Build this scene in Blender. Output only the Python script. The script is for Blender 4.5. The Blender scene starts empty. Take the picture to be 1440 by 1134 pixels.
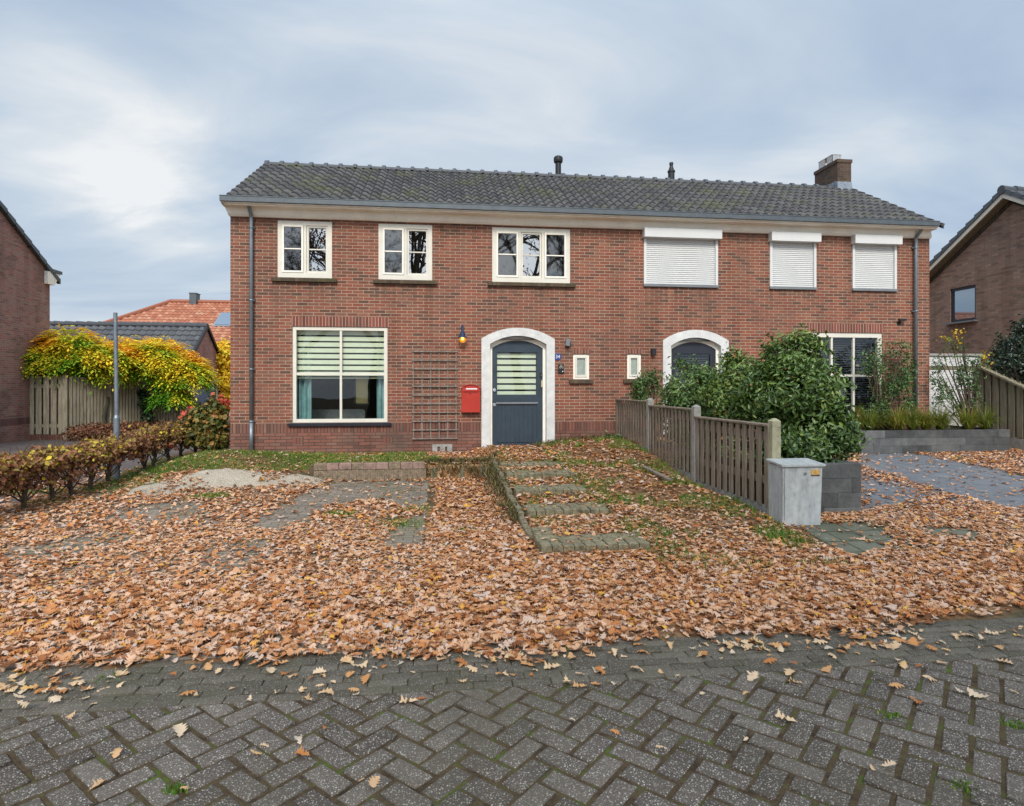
import bpy, math, random
import numpy as np
from mathutils import Vector, Matrix, noise
random.seed(7); rng=np.random.default_rng(7)
S=bpy.context.scene; COL=S.collection
R=math.radians
# ---------------- camera calibration (world: x along the house front, y into the house, z up, metres)
F=865.0;CX=720.0;HV=545.0;TH=R(7);_c,_s=math.cos(TH),math.sin(TH)
CAM=(-1.652,-12.613,1.6)
def ray(u,v):
    a=(u-CX)/F; b=(HV-v)/F
    return (a*_c+_s,-a*_s+_c,b)
def PY(u,v,Y):
    r=ray(u,v);t=(Y-CAM[1])/r[1];return Vector([CAM[i]+t*r[i] for i in range(3)])
def PX(u,v,X):
    r=ray(u,v);t=(X-CAM[0])/r[0];return Vector([CAM[i]+t*r[i] for i in range(3)])
def PZ(u,v,Z):
    r=ray(u,v);t=(Z-CAM[2])/r[2];return Vector([CAM[i]+t*r[i] for i in range(3)])
def sst(a,b,x):
    t=np.clip((x-a)/(b-a),0,1); return t*t*(3-2*t)
# ---------------- tags
def tag(o,label=None,cat=None,group=None,kind=None):
    if label:o['label']=label
    if cat:o['category']=cat
    if group:o['group']=group
    if kind:o['kind']=kind
    return o
def empty(name,loc,label,cat,group=None,rz=0):
    o=bpy.data.objects.new(name,None);o.location=loc;o.rotation_euler=(0,0,rz);o.empty_display_size=.2
    COL.objects.link(o);return tag(o,label,cat,group)
# ---------------- mesh builder
class MB:
    def __init__(s): s.v=[];s.f=[];s.uv=None;s.sm=False
    def add(s,vs,fs):
        b=len(s.v);s.v+=[tuple(p) for p in vs];s.f+=[tuple(b+i for i in f) for f in fs];return s
    def box(s,x0,x1,y0,y1,z0,z1,rz=0,c=None,bev=0,tilt=None):
        vs=[Vector(p) for p in ((x0,y0,z0),(x1,y0,z0),(x1,y1,z0),(x0,y1,z0),(x0,y0,z1),(x1,y0,z1),(x1,y1,z1),(x0,y1,z1))]
        fs=[(0,3,2,1),(4,5,6,7),(0,1,5,4),(1,2,6,5),(2,3,7,6),(3,0,4,7)]
        if bev:
            b=min(bev,(x1-x0)*.45,(y1-y0)*.45,(z1-z0)*.45)
            vs=[Vector(p) for p in ((x0,y0,z0),(x1,y0,z0),(x1,y1,z0),(x0,y1,z0),(x0,y0,z1-b),(x1,y0,z1-b),(x1,y1,z1-b),(x0,y1,z1-b),(x0+b,y0+b,z1),(x1-b,y0+b,z1),(x1-b,y1-b,z1),(x0+b,y1-b,z1))]
            fs=[(0,3,2,1),(8,9,10,11)]+[(i,(i+1)%4,4+(i+1)%4,4+i) for i in range(4)]+[(4+i,4+(i+1)%4,8+(i+1)%4,8+i) for i in range(4)]
        if rz or tilt:
            m=Matrix.Rotation(rz,3,'Z')
            if tilt: m=m@Matrix.Rotation(tilt[0],3,'X')@Matrix.Rotation(tilt[1],3,'Y')
            cc=Vector(c) if c else Vector(((x0+x1)/2,(y0+y1)/2,(z0+z1)/2))
            vs=[m@(p-cc)+cc for p in vs]
        return s.add(vs,fs)
    def cyl(s,p0,p1,r0,r1=None,n=12,cap=True):
        if r1 is None:r1=r0
        p0,p1=Vector(p0),Vector(p1);d=(p1-p0).normalized()
        a=d.orthogonal().normalized();b=d.cross(a)
        vs=[];fs=[]
        for p,r in((p0,r0),(p1,r1)):
            for i in range(n):
                t=2*math.pi*i/n;vs.append(p+a*r*math.cos(t)+b*r*math.sin(t))
        for i in range(n): fs.append((i,(i+1)%n,n+(i+1)%n,n+i))
        if cap: fs+=[tuple(range(n-1,-1,-1)),tuple(range(n,2*n))]
        return s.add(vs,fs)
    def tube(s,pts,rs,n=6):
        pts=[Vector(p) for p in pts];vs=[];fs=[]
        ref=Vector((.3,.5,.81))
        for k,p in enumerate(pts):
            d=(pts[min(k+1,len(pts)-1)]-pts[max(k-1,0)]).normalized()
            a=d.cross(ref).normalized();b=d.cross(a)
            for i in range(n):
                t=2*math.pi*i/n;vs.append(p+a*rs[k]*math.cos(t)+b*rs[k]*math.sin(t))
        for k in range(len(pts)-1):
            for i in range(n): fs.append((k*n+i,k*n+(i+1)%n,(k+1)*n+(i+1)%n,(k+1)*n+i))
        fs.append(tuple(range((len(pts)-1)*n,len(pts)*n)))
        return s.add(vs,fs)
    def lathe(s,c,prof,n=20):
        vs=[];fs=[];c=Vector(c)
        for r,z in prof:
            for i in range(n):
                t=2*math.pi*i/n;vs.append(c+Vector((r*math.cos(t),r*math.sin(t),z)))
        for k in range(len(prof)-1):
            for i in range(n): fs.append((k*n+i,k*n+(i+1)%n,(k+1)*n+(i+1)%n,(k+1)*n+i))
        fs.append(tuple(range((len(prof)-1)*n,len(prof)*n)))
        return s.add(vs,fs)
    def prism_y(s,poly,y0,y1):      # poly in (x,z), extruded along y
        n=len(poly);vs=[(x,y0,z) for x,z in poly]+[(x,y1,z) for x,z in poly]
        return s.add(vs,[tuple(range(n)),tuple(range(2*n-1,n-1,-1))]+[((i+1)%n,i,n+i,n+(i+1)%n) for i in range(n)])
    def build(s,name,mat,parent=None,smooth=False,swap=False,uvoff=(0,0)):
        me=bpy.data.meshes.new(name);me.from_pydata(s.v,[],s.f);me.update()
        boxuv(me,swap,uvoff)
        if smooth: me.polygons.foreach_set('use_smooth',[True]*len(me.polygons))
        me.materials.append(mat)
        o=bpy.data.objects.new(name,me);COL.objects.link(o)
        if parent is not None:
            o.parent=parent
            mw=parent_world(parent); o.matrix_parent_inverse=mw.inverted()
        return o
def parent_world(p):
    m=Matrix.LocRotScale(p.location,p.rotation_euler,p.scale)
    return m if p.parent is None else parent_world(p.parent)@p.matrix_parent_inverse@m
def boxuv(me,swap=False,off=(0,0)):
    uv=me.uv_layers.new(name='UVMap').data
    V=me.vertices
    out=[]
    for p in me.polygons:
        n=p.normal
        ax=0 if abs(n.x)>abs(n.y) and abs(n.x)>abs(n.z) else (1 if abs(n.y)>=abs(n.z) else 2)
        for li in p.loop_indices:
            c=V[me.loops[li].vertex_index].co
            a,b=((c.y,c.z),(c.x,c.z),(c.x,c.y))[ax]
            a-=off[0];b-=off[1]
            out+= (b,a) if swap else (a,b)
    uv.foreach_set('uv',out)
def np_mesh(name,V,Fq,mat,rnd=None,parent=None,smooth=False,aux=None):
    """V (n,3), Fq (m,k) faces of constant size"""
    me=bpy.data.meshes.new(name);k=Fq.shape[1]
    me.vertices.add(len(V));me.vertices.foreach_set('co',V.astype(np.float32).ravel())
    me.loops.add(Fq.size);me.loops.foreach_set('vertex_index',Fq.astype(np.int32).ravel())
    me.polygons.add(len(Fq));me.polygons.foreach_set('loop_start',(np.arange(len(Fq))*k).astype(np.int32))
    me.polygons.foreach_set('loop_total',np.full(len(Fq),k,np.int32))
    me.update(calc_edges=True)
    if rnd is not None:
        a=me.attributes.new('rnd','FLOAT','FACE');a.data.foreach_set('value',rnd.astype(np.float32))
    if smooth: me.polygons.foreach_set('use_smooth',np.ones(len(Fq),bool))
    me.materials.append(mat)
    o=bpy.data.objects.new(name,me);COL.objects.link(o)
    if parent is not None:
        o.parent=parent;o.matrix_parent_inverse=parent_world(parent).inverted()
    return o
# ---------------- materials
class NT:
    def __init__(s,name):
        s.m=bpy.data.materials.new(name);s.m.use_nodes=True;s.t=s.m.node_tree
        s.b=s.t.nodes['Principled BSDF'];s.out=s.t.nodes['Material Output']
    def n(s,t,**k):
        nd=s.t.nodes.new(t)
        for a,b in k.items():
            if hasattr(nd,a): setattr(nd,a,b)
            else: nd.inputs[a].default_value=b
        return nd
    def l(s,a,b): s.t.links.new(a,b)
    def ramp(s,src,stops,interp='LINEAR'):
        r=s.n('ShaderNodeValToRGB');r.color_ramp.interpolation=interp
        e=r.color_ramp.elements
        while len(e)<len(stops): e.new(.5)
        for i,(p,c) in enumerate(stops):
            e[i].position=p;e[i].color=(*c,1) if len(c)==3 else c
        s.l(src,r.inputs[0]);return r.outputs[0]
    def noise(s,scale,detail=4,rough=.6,vec=None,dist=0):
        n=s.n('ShaderNodeTexNoise');n.inputs['Scale'].default_value=scale;n.inputs['Detail'].default_value=detail
        n.inputs['Roughness'].default_value=rough;n.inputs['Distortion'].default_value=dist
        if vec is None: vec=s.obj()
        s.l(vec,n.inputs['Vector']);return n.outputs['Fac']
    def obj(s):
        if not hasattr(s,'_o'): s._o=s.n('ShaderNodeNewGeometry').outputs['Position']
        return s._o
    def uv(s):
        if not hasattr(s,'_u'): s._u=s.n('ShaderNodeTexCoord').outputs['UV']
        return s._u
    def mix(s,f,a,b,mode='MIX'):
        m=s.n('ShaderNodeMix',data_type='RGBA',blend_type=mode)
        for i,x in ((0,f),(6,a),(7,b)):
            if isinstance(x,(int,float)): m.inputs[i].default_value=x
            elif isinstance(x,tuple): m.inputs[i].default_value=(*x,1)
            else: s.l(x,m.inputs[i])
        return m.outputs[2]
    def math(s,op,a,b=0.0,clamp=False):
        m=s.n('ShaderNodeMath',operation=op,use_clamp=clamp)
        for i,x in ((0,a),(1,b)):
            if isinstance(x,(int,float)): m.inputs[i].default_value=x
            else: s.l(x,m.inputs[i])
        return m.outputs[0]
    def bump(s,h,dist=.01,strength=1.0,prev=None):
        b=s.n('ShaderNodeBump');b.inputs['Distance'].default_value=dist;b.inputs['Strength'].default_value=strength
        s.l(h,b.inputs['Height'])
        if prev is not None:s.l(prev,b.inputs['Normal'])
        s.l(b.outputs[0],s.b.inputs['Normal']);return b.outputs[0]
    def col(s,c):
        if isinstance(c,tuple): s.b.inputs['Base Color'].default_value=(*c,1)
        else: s.l(c,s.b.inputs['Base Color'])
        return s
    def set(s,rough=.7,metal=0,spec=.5):
        s.b.inputs['Roughness'].default_value=rough;s.b.inputs['Metallic'].default_value=metal
        s.b.inputs['Specular IOR Level'].default_value=spec;return s
def srgb(r,g,b):
    f=lambda c:(c/255/12.92) if c/255<=.04045 else ((c/255+.055)/1.055)**2.4
    return (f(r),f(g),f(b))
def simple(name,c,rough=.6,metal=0,var=.12,scale=6,bumpd=0,spec=.4,fine=60):
    t=NT(name);n=t.noise(scale,5,.65)
    n2=t.noise(fine,3,.6)
    k=t.math('ADD',t.math('MULTIPLY',n,.7),t.math('MULTIPLY',n2,.3))
    lo=tuple(x*(1-var*2) for x in c);hi=tuple(min(1,x*(1+var*2)) for x in c)
    t.col(t.ramp(k,[(.3,lo),(.7,hi)])).set(rough,metal,spec)
    if bumpd: t.bump(n2,bumpd)
    return t.m
def brick_mat(name,bricks,mortar,bw=.216,rh=.0645,ms=.0055,offset=.5,dirt=(.08,.06,.045),dirtamt=.5,bumpd=.006,wob=.0015,white=False):
    t=NT(name)
    bt=t.n('ShaderNodeTexBrick',offset=offset,squash=1.0)
    # slight wobble of the joints
    wn=t.n('ShaderNodeTexNoise');wn.inputs['Scale'].default_value=9;t.l(t.uv(),wn.inputs['Vector'])
    va=t.n('ShaderNodeVectorMath',operation='SCALE');t.l(wn.outputs['Color'],va.inputs[0]);va.inputs['Scale'].default_value=wob*3
    vb=t.n('ShaderNodeVectorMath',operation='ADD');t.l(t.uv(),vb.inputs[0]);t.l(va.outputs[0],vb.inputs[1])
    t.l(vb.outputs[0],bt.inputs['Vector'])
    bt.inputs['Color1'].default_value=(0,0,0,1);bt.inputs['Color2'].default_value=(1,1,1,1);bt.inputs['Mortar'].default_value=(.5,.5,.5,1)
    bt.inputs['Scale'].default_value=1;bt.inputs['Mortar Size'].default_value=ms;bt.inputs['Mortar Smooth'].default_value=.25
    bt.inputs['Brick Width'].default_value=bw;bt.inputs['Row Height'].default_value=rh
    n1=t.noise(28,4,.7);n0=t.noise(1.1,4,.6);nf=t.noise(140,3,.7)
    k=t.math('ADD',t.math('MULTIPLY',bt.outputs['Color'],.8),t.math('MULTIPLY',n1,.35))
    k=t.math('SUBTRACT',k,.07)
    ns=len(bricks);bc=t.ramp(k,[(i/(ns-1),c) for i,c in enumerate(bricks)])
    bc=t.mix(.25,bc,t.ramp(nf,[(.3,(.25,.25,.25)),(.7,(1,1,1))]),'MULTIPLY')
    mc=t.mix(t.math('MULTIPLY',n1,.6),mortar,tuple(x*.5 for x in mortar))
    c=t.mix(bt.outputs['Fac'],bc,mc)
    d=t.math('MULTIPLY',t.ramp(n0,[(.5,(0,0,0)),(.72,(1,1,1))]),dirtamt)
    c=t.mix(d,c,dirt)
    mpv=t.n('ShaderNodeMapping');mpv.inputs['Scale'].default_value=(2.6,2.6,.28);t.l(t.obj(),mpv.inputs[0])
    big=t.ramp(t.math('ADD',t.math('MULTIPLY',t.noise(1.0,5,.65,mpv.outputs[0]),.6),t.math('MULTIPLY',t.noise(.55,3,.6),.4)),[(.32,(.60,.56,.52)),(.5,(1,1,1)),(.68,(1.22,1.18,1.12))])
    c=t.mix(.75,c,big,'MULTIPLY')
    t.col(c).set(.85,0,.25)
    h=t.math('ADD',t.math('MULTIPLY',bt.outputs['Fac'],-1.0),t.math('MULTIPLY',nf,.25))
    t.bump(h,bumpd,.8)
    return t.m
def attr_mat(name,stops,rough=.6,transl=.0,spec=.3,noise_amt=.2,nscale=40,objrand=False):
    t=NT(name)
    if objrand: a=t.n('ShaderNodeObjectInfo').outputs['Random']
    else: a=t.n('ShaderNodeAttribute',attribute_name='rnd').outputs['Fac']
    n=t.noise(nscale,3,.6)
    k=t.math('ADD',a,t.math('MULTIPLY',t.math('SUBTRACT',n,.5),noise_amt*2),True)
    c=t.ramp(k,stops);t.col(c).set(rough,0,spec)
    if transl>0:
        tr=t.n('ShaderNodeBsdfTranslucent');t.l(c,tr.inputs['Color'])
        mx=t.n('ShaderNodeMixShader');mx.inputs[0].default_value=transl
        t.l(t.b.outputs[0],mx.inputs[1]);t.l(tr.outputs[0],mx.inputs[2]);t.l(mx.outputs[0],t.out.inputs[0])
    return t.m
M={}
M['brick']=brick_mat('house_brick',[(.088,.058,.042),(.145,.068,.046),(.235,.078,.049),(.275,.094,.056),(.20,.096,.064),(.35,.130,.072)],(.46,.34,.25),ms=.0062,dirt=(.12,.06,.045),dirtamt=.45)
_m=M['brick'];_t=_m.node_tree;_b=_t.nodes['Principled BSDF'];_src=_b.inputs['Base Color'].links[0].from_socket
class _W(NT):
    def __init__(s): s.m=_m;s.t=_t;s.b=_b
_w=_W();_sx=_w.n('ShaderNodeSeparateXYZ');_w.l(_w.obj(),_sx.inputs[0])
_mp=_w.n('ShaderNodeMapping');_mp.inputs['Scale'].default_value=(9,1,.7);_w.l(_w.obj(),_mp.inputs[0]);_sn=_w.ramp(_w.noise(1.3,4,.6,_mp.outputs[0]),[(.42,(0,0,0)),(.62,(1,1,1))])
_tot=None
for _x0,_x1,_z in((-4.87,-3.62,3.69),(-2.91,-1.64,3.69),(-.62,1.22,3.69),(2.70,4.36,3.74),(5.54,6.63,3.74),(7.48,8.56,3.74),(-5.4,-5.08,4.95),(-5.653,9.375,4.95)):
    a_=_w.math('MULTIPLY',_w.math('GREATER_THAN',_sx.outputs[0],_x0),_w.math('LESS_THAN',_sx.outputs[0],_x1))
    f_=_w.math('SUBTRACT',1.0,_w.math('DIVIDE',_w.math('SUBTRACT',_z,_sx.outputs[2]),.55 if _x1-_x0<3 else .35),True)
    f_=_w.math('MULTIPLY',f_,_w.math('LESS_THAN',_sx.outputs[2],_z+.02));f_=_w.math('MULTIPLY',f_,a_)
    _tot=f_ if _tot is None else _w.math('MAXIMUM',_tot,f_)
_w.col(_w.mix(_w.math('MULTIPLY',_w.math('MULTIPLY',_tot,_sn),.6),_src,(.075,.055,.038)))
M['plinth']=brick_mat('plinth_brick',[(.10,.062,.048),(.19,.085,.062),(.27,.11,.078),(.20,.11,.082),(.31,.15,.11)],(.085,.062,.05),ms=.006,dirt=(.10,.07,.055),dirtamt=.7)
M['soldier']=brick_mat('soldier_brick',[(.10,.06,.046),(.20,.08,.058),(.27,.105,.075),(.18,.095,.07),(.31,.16,.11)],(.07,.05,.04),ms=.0075,offset=0,bw=.25,rh=.0645)
M['lintel']=brick_mat('lintel_brick',[(.11,.05,.038),(.21,.065,.046),(.27,.085,.06),(.17,.075,.055)],(.52,.38,.29),ms=.0065,offset=0,bw=.25,rh=.0645)
M['brick_left']=brick_mat('left_neighbour_brick',[(.16,.105,.095),(.29,.135,.115),(.37,.165,.135),(.29,.185,.15),(.43,.21,.17)],(.42,.33,.28),bw=.22,rh=.0625,dirt=(.06,.05,.035),dirtamt=.6)
M['brick_right']=brick_mat('right_neighbour_brick',[(.17,.125,.10),(.27,.17,.13),(.36,.225,.17),(.30,.21,.16),(.46,.31,.23)],(.24,.20,.165),bw=.22,rh=.0625,dirt=(.09,.07,.06),dirtamt=.4)
M['sol_left']=brick_mat('left_neighbour_soldier',[(.10,.06,.055),(.17,.08,.07),(.20,.10,.085)],(.22,.17,.15),offset=0,bw=.25,rh=.0625)
M['brick_garage']=brick_mat('garage_brick',[(.38,.18,.155),(.46,.22,.19),(.54,.27,.235)],(.5,.38,.33))
M['brick_chim']=brick_mat('chimney_brick',[(.05,.038,.032),(.085,.055,.042),(.12,.07,.05),(.10,.075,.05)],(.15,.125,.095),dirt=(.10,.09,.03),dirtamt=.9)
M['brick_white']=brick_mat('white_painted_brick',[(.62,.63,.62),(.72,.72,.70),(.66,.66,.66)],(.50,.50,.49),dirt=(.35,.36,.33),dirtamt=.4)
M['brick_ground']=brick_mat('driveway_paver',[(.17,.14,.115),(.24,.195,.155),(.29,.235,.19),(.22,.185,.15),(.33,.27,.22)],(.085,.095,.045),bw=.21,rh=.105,ms=.006,dirt=(.09,.10,.045),dirtamt=.55,wob=.003)
M['paver_moss']=brick_mat('mossy_paver',[(.11,.115,.08),(.15,.155,.11),(.17,.17,.13)],(.05,.055,.03),bw=.3,rh=.3,offset=0,ms=.008,dirt=(.06,.085,.03),dirtamt=.9)
M['block']=brick_mat('dark_concrete_block',[(.050,.050,.052),(.075,.075,.077),(.095,.094,.094)],(.03,.03,.03),bw=.6,rh=.155,ms=.003,dirt=(.03,.032,.03),dirtamt=.8,bumpd=.004)
M['cream']=simple('cream_paint',(.86,.81,.70),.5,var=.06,scale=3)
M['white']=simple('white_paint',(.66,.625,.53),.4,var=.05,scale=3)
M['plaster']=simple('white_plaster',(.60,.595,.57),.8,var=.10,scale=5,bumpd=.003)
M['upvc']=simple('white_shutter',(.62,.62,.60),.35,var=.03,scale=3)
M['grey_sill']=simple('grey_shutter_sill',(.17,.18,.19),.5,var=.08)
M['zinc']=simple('zinc',(.20,.235,.26),.42,.55,var=.14,scale=8)
M['zinc_gut']=simple('zinc_gutter',(.095,.11,.12),.5,.35,var=.12,scale=5)
M['lead']=simple('lead_flashing',(.22,.25,.29),.6,.2,var=.2,scale=12)
M['steel']=simple('steel_cowl',(.45,.43,.40),.3,.9,var=.2,scale=20)
M['doorblue']=simple('door_paint',(.034,.050,.066),.38,var=.12,scale=4)
M['doordark']=simple('dark_door_paint',(.022,.024,.034),.4,var=.1)
M['sill_brick']=brick_mat('sill_brick',[(.07,.055,.035),(.10,.07,.045),(.13,.10,.06)],(.07,.06,.045),offset=0,bw=.3,rh=.085,dirt=(.06,.07,.02),dirtamt=.8)
M['tile_sill']=simple('dark_glazed_sill',(.02,.022,.03),.25,var=.2)
M['concrete']=simple('pale_concrete',(.30,.29,.26),.85,var=.18,scale=10,bumpd=.004)
M['concrete2']=simple('mossy_concrete_post',(.33,.31,.20),.9,var=.25,scale=9,bumpd=.004)
M['black']=simple('black_metal',(.012,.013,.015),.45,var=.1)
M['bluemetal']=simple('blue_lamp_enamel',(.018,.035,.09),.35,var=.1)
M['red']=simple('red_postbox',(.42,.035,.02),.35,var=.07,scale=4)
M['whiteplate']=simple('white_plate',(.75,.74,.72),.4,var=.03)
M['chrome']=simple('brushed_steel',(.6,.6,.6),.25,1,var=.05)
M['brass']=simple('pale_brass',(.55,.47,.32),.4,.3,var=.05)
M['glassblue']=simple('blue_enamel',(.03,.05,.22),.3,var=.05)
M['orange']=simple('faded_orange_sticker',(.50,.30,.09),.6,var=.2,scale=60)
M['wood_old']=None
def wood(name,c1,c2,green=.3,rough=.85):
    t=NT(name)
    mp=t.n('ShaderNodeMapping');t.l(t.obj(),mp.inputs[0]);mp.inputs['Scale'].default_value=(14,14,.9)
    n=t.noise(2.2,6,.65,mp.outputs[0]);
    mp2=t.n('ShaderNodeMapping');t.l(t.obj(),mp2.inputs[0]);mp2.inputs['Scale'].default_value=(70,70,3)
    g=t.noise(2,4,.6,mp2.outputs[0])
    k=t.math('ADD',t.math('MULTIPLY',n,.75),t.math('MULTIPLY',g,.3))
    c=t.ramp(k,[(.32,tuple(x*.45 for x in c1)),(.5,c1),(.72,c2)])
    gm=t.ramp(t.noise(1.7,4,.6),[(.5,(0,0,0)),(.7,(1,1,1))])
    c=t.mix(t.math('MULTIPLY',gm,green),c,(.10,.12,.045))
    t.col(c).set(rough,0,.2);t.bump(g,.004,.8);return t.m
M['wood_old']=wood('weathered_fence_wood',(.21,.165,.125),(.38,.31,.235),.25)
M['wood_l']=wood('greenish_fence_wood',(.34,.29,.20),(.55,.48,.35),.35)
M['wood_r']=wood('brown_fence_wood',(.20,.17,.12),(.34,.29,.20),.35)
M['lath']=wood('grey_lath',(.20,.165,.135),(.34,.29,.24),.1)
M['bark']=wood('bark',(.06,.05,.04),(.13,.11,.085),.5)
M['twig']=wood('twig_bark',(.07,.05,.035),(.14,.10,.07),.2)
# cabinet paint: streaked grey steel
t=NT('grey_cabinet_paint');mp=t.n('ShaderNodeMapping');t.l(t.obj(),mp.inputs[0]);mp.inputs['Scale'].default_value=(9,9,2)
n=t.noise(2,6,.7,mp.outputs[0]);n2=t.noise(14,5,.7)
c=t.ramp(t.math('ADD',t.math('MULTIPLY',n,.6),t.math('MULTIPLY',n2,.4)),[(.32,(.22,.235,.235)),(.48,(.37,.39,.385)),(.62,(.47,.49,.475))])
t.col(c).set(.55,0,.4);M['cabinet']=t.m
M['cab_base']=simple('cabinet_plinth',(.20,.16,.12),.8,var=.25,scale=12)
# roof tiles
def tile_mat(name,stops,moss=.35):
    t=NT(name);a=t.n('ShaderNodeAttribute',attribute_name='rnd').outputs['Fac'];n=t.noise(30,4,.7)
    k=t.math('ADD',t.math('MULTIPLY',a,.7),t.math('MULTIPLY',n,.35))
    c=t.ramp(k,stops)
    m=t.ramp(t.math('ADD',t.math('MULTIPLY',t.noise(1.3,3,.6),.55),t.math('MULTIPLY',t.noise(16,4,.7),.45)),[(.52,(0,0,0)),(.62,(1,1,1))])
    c=t.mix(t.math('MULTIPLY',m,moss),c,(.085,.095,.03))
    t.col(c).set(.6,0,.4);t.bump(t.noise(90,3,.6),.003);return t.m
M['tile']=tile_mat('dark_roof_tile',[(.1,(.036,.036,.039)),(.45,(.060,.059,.061)),(.9,(.098,.094,.091))],.7)
M['tile_n']=tile_mat('grey_roof_tile',[(.1,(.05,.055,.065)),(.5,(.075,.08,.09)),(.9,(.10,.105,.115))],.15)
M['tile_o']=tile_mat('orange_roof_tile',[(.1,(.26,.085,.045)),(.5,(.38,.13,.065)),(.85,(.45,.22,.13)),(1,(.52,.36,.27))],.1)
# glass
def glass_mat(name,fac=.16,tint=(.9,.95,.93),rough=0):
    t=NT(name);tr=t.n('ShaderNodeBsdfTransparent');tr.inputs[0].default_value=(*tint,1)
    gl=t.n('ShaderNodeBsdfGlossy');gl.inputs['Roughness'].default_value=rough;gl.inputs['Color'].default_value=(1,1,1,1)
    fr=t.n('ShaderNodeLayerWeight');fr.inputs['Blend'].default_value=.5
    f=t.math('ADD',t.math('MULTIPLY',t.math('POWER',fr.outputs['Facing'],3.0),.6),fac,True)
    wv=t.noise(1.6,2,.5);b=t.n('ShaderNodeBump');b.inputs['Distance'].default_value=.004;b.inputs['Strength'].default_value=.25;t.l(wv,b.inputs['Height']);t.l(b.outputs[0],gl.inputs['Normal'])
    mx=t.n('ShaderNodeMixShader');t.l(f,mx.inputs[0]);t.l(tr.outputs[0],mx.inputs[1]);t.l(gl.outputs[0],mx.inputs[2]);t.l(mx.outputs[0],t.out.inputs[0]);return t.m
M['glass']=glass_mat('window_glass',.42)
M['glass_lo']=glass_mat('lower_window_glass',.05)
M['glass_dull']=glass_mat('screened_glass',.16,(.35,.36,.37),.03)
M['frost']=simple('frosted_glass',(.30,.34,.30),.3,var=.15,scale=14)
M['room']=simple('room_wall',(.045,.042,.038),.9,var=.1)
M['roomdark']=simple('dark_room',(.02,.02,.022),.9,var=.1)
M['blind']=simple('cream_blind_fabric',(.62,.63,.46),.8,var=.05,scale=5)
M['curtain']=simple('teal_curtain',(.20,.34,.34),.9,var=.15,scale=8)
M['curtain_b']=simple('blue_curtain',(.07,.09,.17),.9,var=.2,scale=8)
M['venet']=simple('dark_venetian_slat',(.035,.038,.048),.4,var=.1)
M['sofa']=simple('grey_sofa',(.16,.17,.17),.9,var=.2,scale=9)
t=NT('lit_bulb');t.b.inputs['Emission Color'].default_value=(1,.42,.06,1);t.b.inputs['Emission Strength'].default_value=1.3;t.col((.8,.4,.08)).set(.2)
M['amber']=t.m
t=NT('bulb_core');t.b.inputs['Emission Color'].default_value=(1,.75,.35,1);t.b.inputs['Emission Strength'].default_value=9;M['core']=t.m
# sand
t=NT('sand');n=t.noise(5,5,.6);n2=t.noise(150,3,.7)
t.col(t.ramp(t.math('ADD',t.math('MULTIPLY',n,.6),t.math('MULTIPLY',n2,.4)),[(.3,(.50,.43,.33)),(.7,(.74,.65,.52))])).set(.95,0,.1);t.bump(t.math('ADD',n2,t.math('MULTIPLY',t.noise(18,4,.7),2.0)),.03);M['sand']=t.m
# ground litter / soil
t=NT('leaf_litter_soil');vo=t.n('ShaderNodeTexVoronoi',feature='F1');vo.inputs['Scale'].default_value=16;vo.inputs['Randomness'].default_value=1;t.l(t.obj(),vo.inputs['Vector'])
sep=t.n('ShaderNodeSeparateColor');t.l(vo.outputs['Color'],sep.inputs[0])
lf=t.ramp(sep.outputs[0],[(0,(.15,.065,.03)),(.4,(.33,.145,.06)),(.75,(.46,.25,.12)),(1,(.55,.36,.21))])
g=t.ramp(t.noise(2.0,5,.7),[(.50,(0,0,0)),(.6,(1,1,1))])
soil=t.ramp(t.noise(20,5,.7),[(.3,(.05,.035,.022)),(.6,(.10,.08,.045)),(.75,(.09,.10,.035))])
at=t.n('ShaderNodeAttribute',attribute_name='litter').outputs['Fac']
lm=t.math('MULTIPLY',at,t.ramp(t.noise(30,3,.6),[(.25,(.35,.35,.35)),(.5,(1,1,1))]))
c=t.mix(lm,soil,lf)
t.col(c).set(.9,0,.15);t.bump(t.math('ADD',vo.outputs['Distance'],t.noise(40,4,.7)),.02,.7);M['soil']=t.m
# street pavers, exposed aggregate
t=NT('exposed_aggregate_paver');a=t.n('ShaderNodeAttribute',attribute_name='rnd').outputs['Fac']
base=t.ramp(t.math('ADD',t.math('MULTIPLY',a,.5),t.math('MULTIPLY',t.noise(5,4,.65),.5)),[(.22,(.070,.058,.047)),(.5,(.104,.088,.073)),(.8,(.150,.129,.108))])
nf=t.noise(170,3,.7)
base=t.mix(.75,base,t.ramp(nf,[(.32,(.40,.40,.40)),(.68,(1.5,1.46,1.42))]),'MULTIPLY')
def specks(scale,th,c,base,prob):
    v=t.n('ShaderNodeTexVoronoi',feature='F1');v.inputs['Scale'].default_value=scale;t.l(t.obj(),v.inputs['Vector'])
    sp=t.n('ShaderNodeSeparateColor');t.l(v.outputs['Color'],sp.inputs[0])
    m=t.math('MULTIPLY',t.math('LESS_THAN',v.outputs['Distance'],th),t.math('LESS_THAN',sp.outputs[0],prob))
    cc=t.ramp(sp.outputs[1],c);return t.mix(m,base,cc)
base=specks(150,.42,[(0,(.26,.23,.19)),(.4,(.40,.37,.32)),(.7,(.055,.05,.045)),(1,(.22,.14,.10))],base,.50)
base=specks(95,.30,[(0,(.34,.31,.26)),(.5,(.58,.55,.49)),(1,(.20,.17,.14))],base,.34)
base=t.mix(t.math('MULTIPLY',t.ramp(t.noise(.9,4,.6),[(.45,(0,0,0)),(.66,(1,1,1))]),.55),base,(.085,.072,.045))
t.col(base).set(.8,0,.35);t.bump(t.math('ADD',nf,t.noise(60,2,.5)),.006,.8);M['street']=t.m
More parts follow.
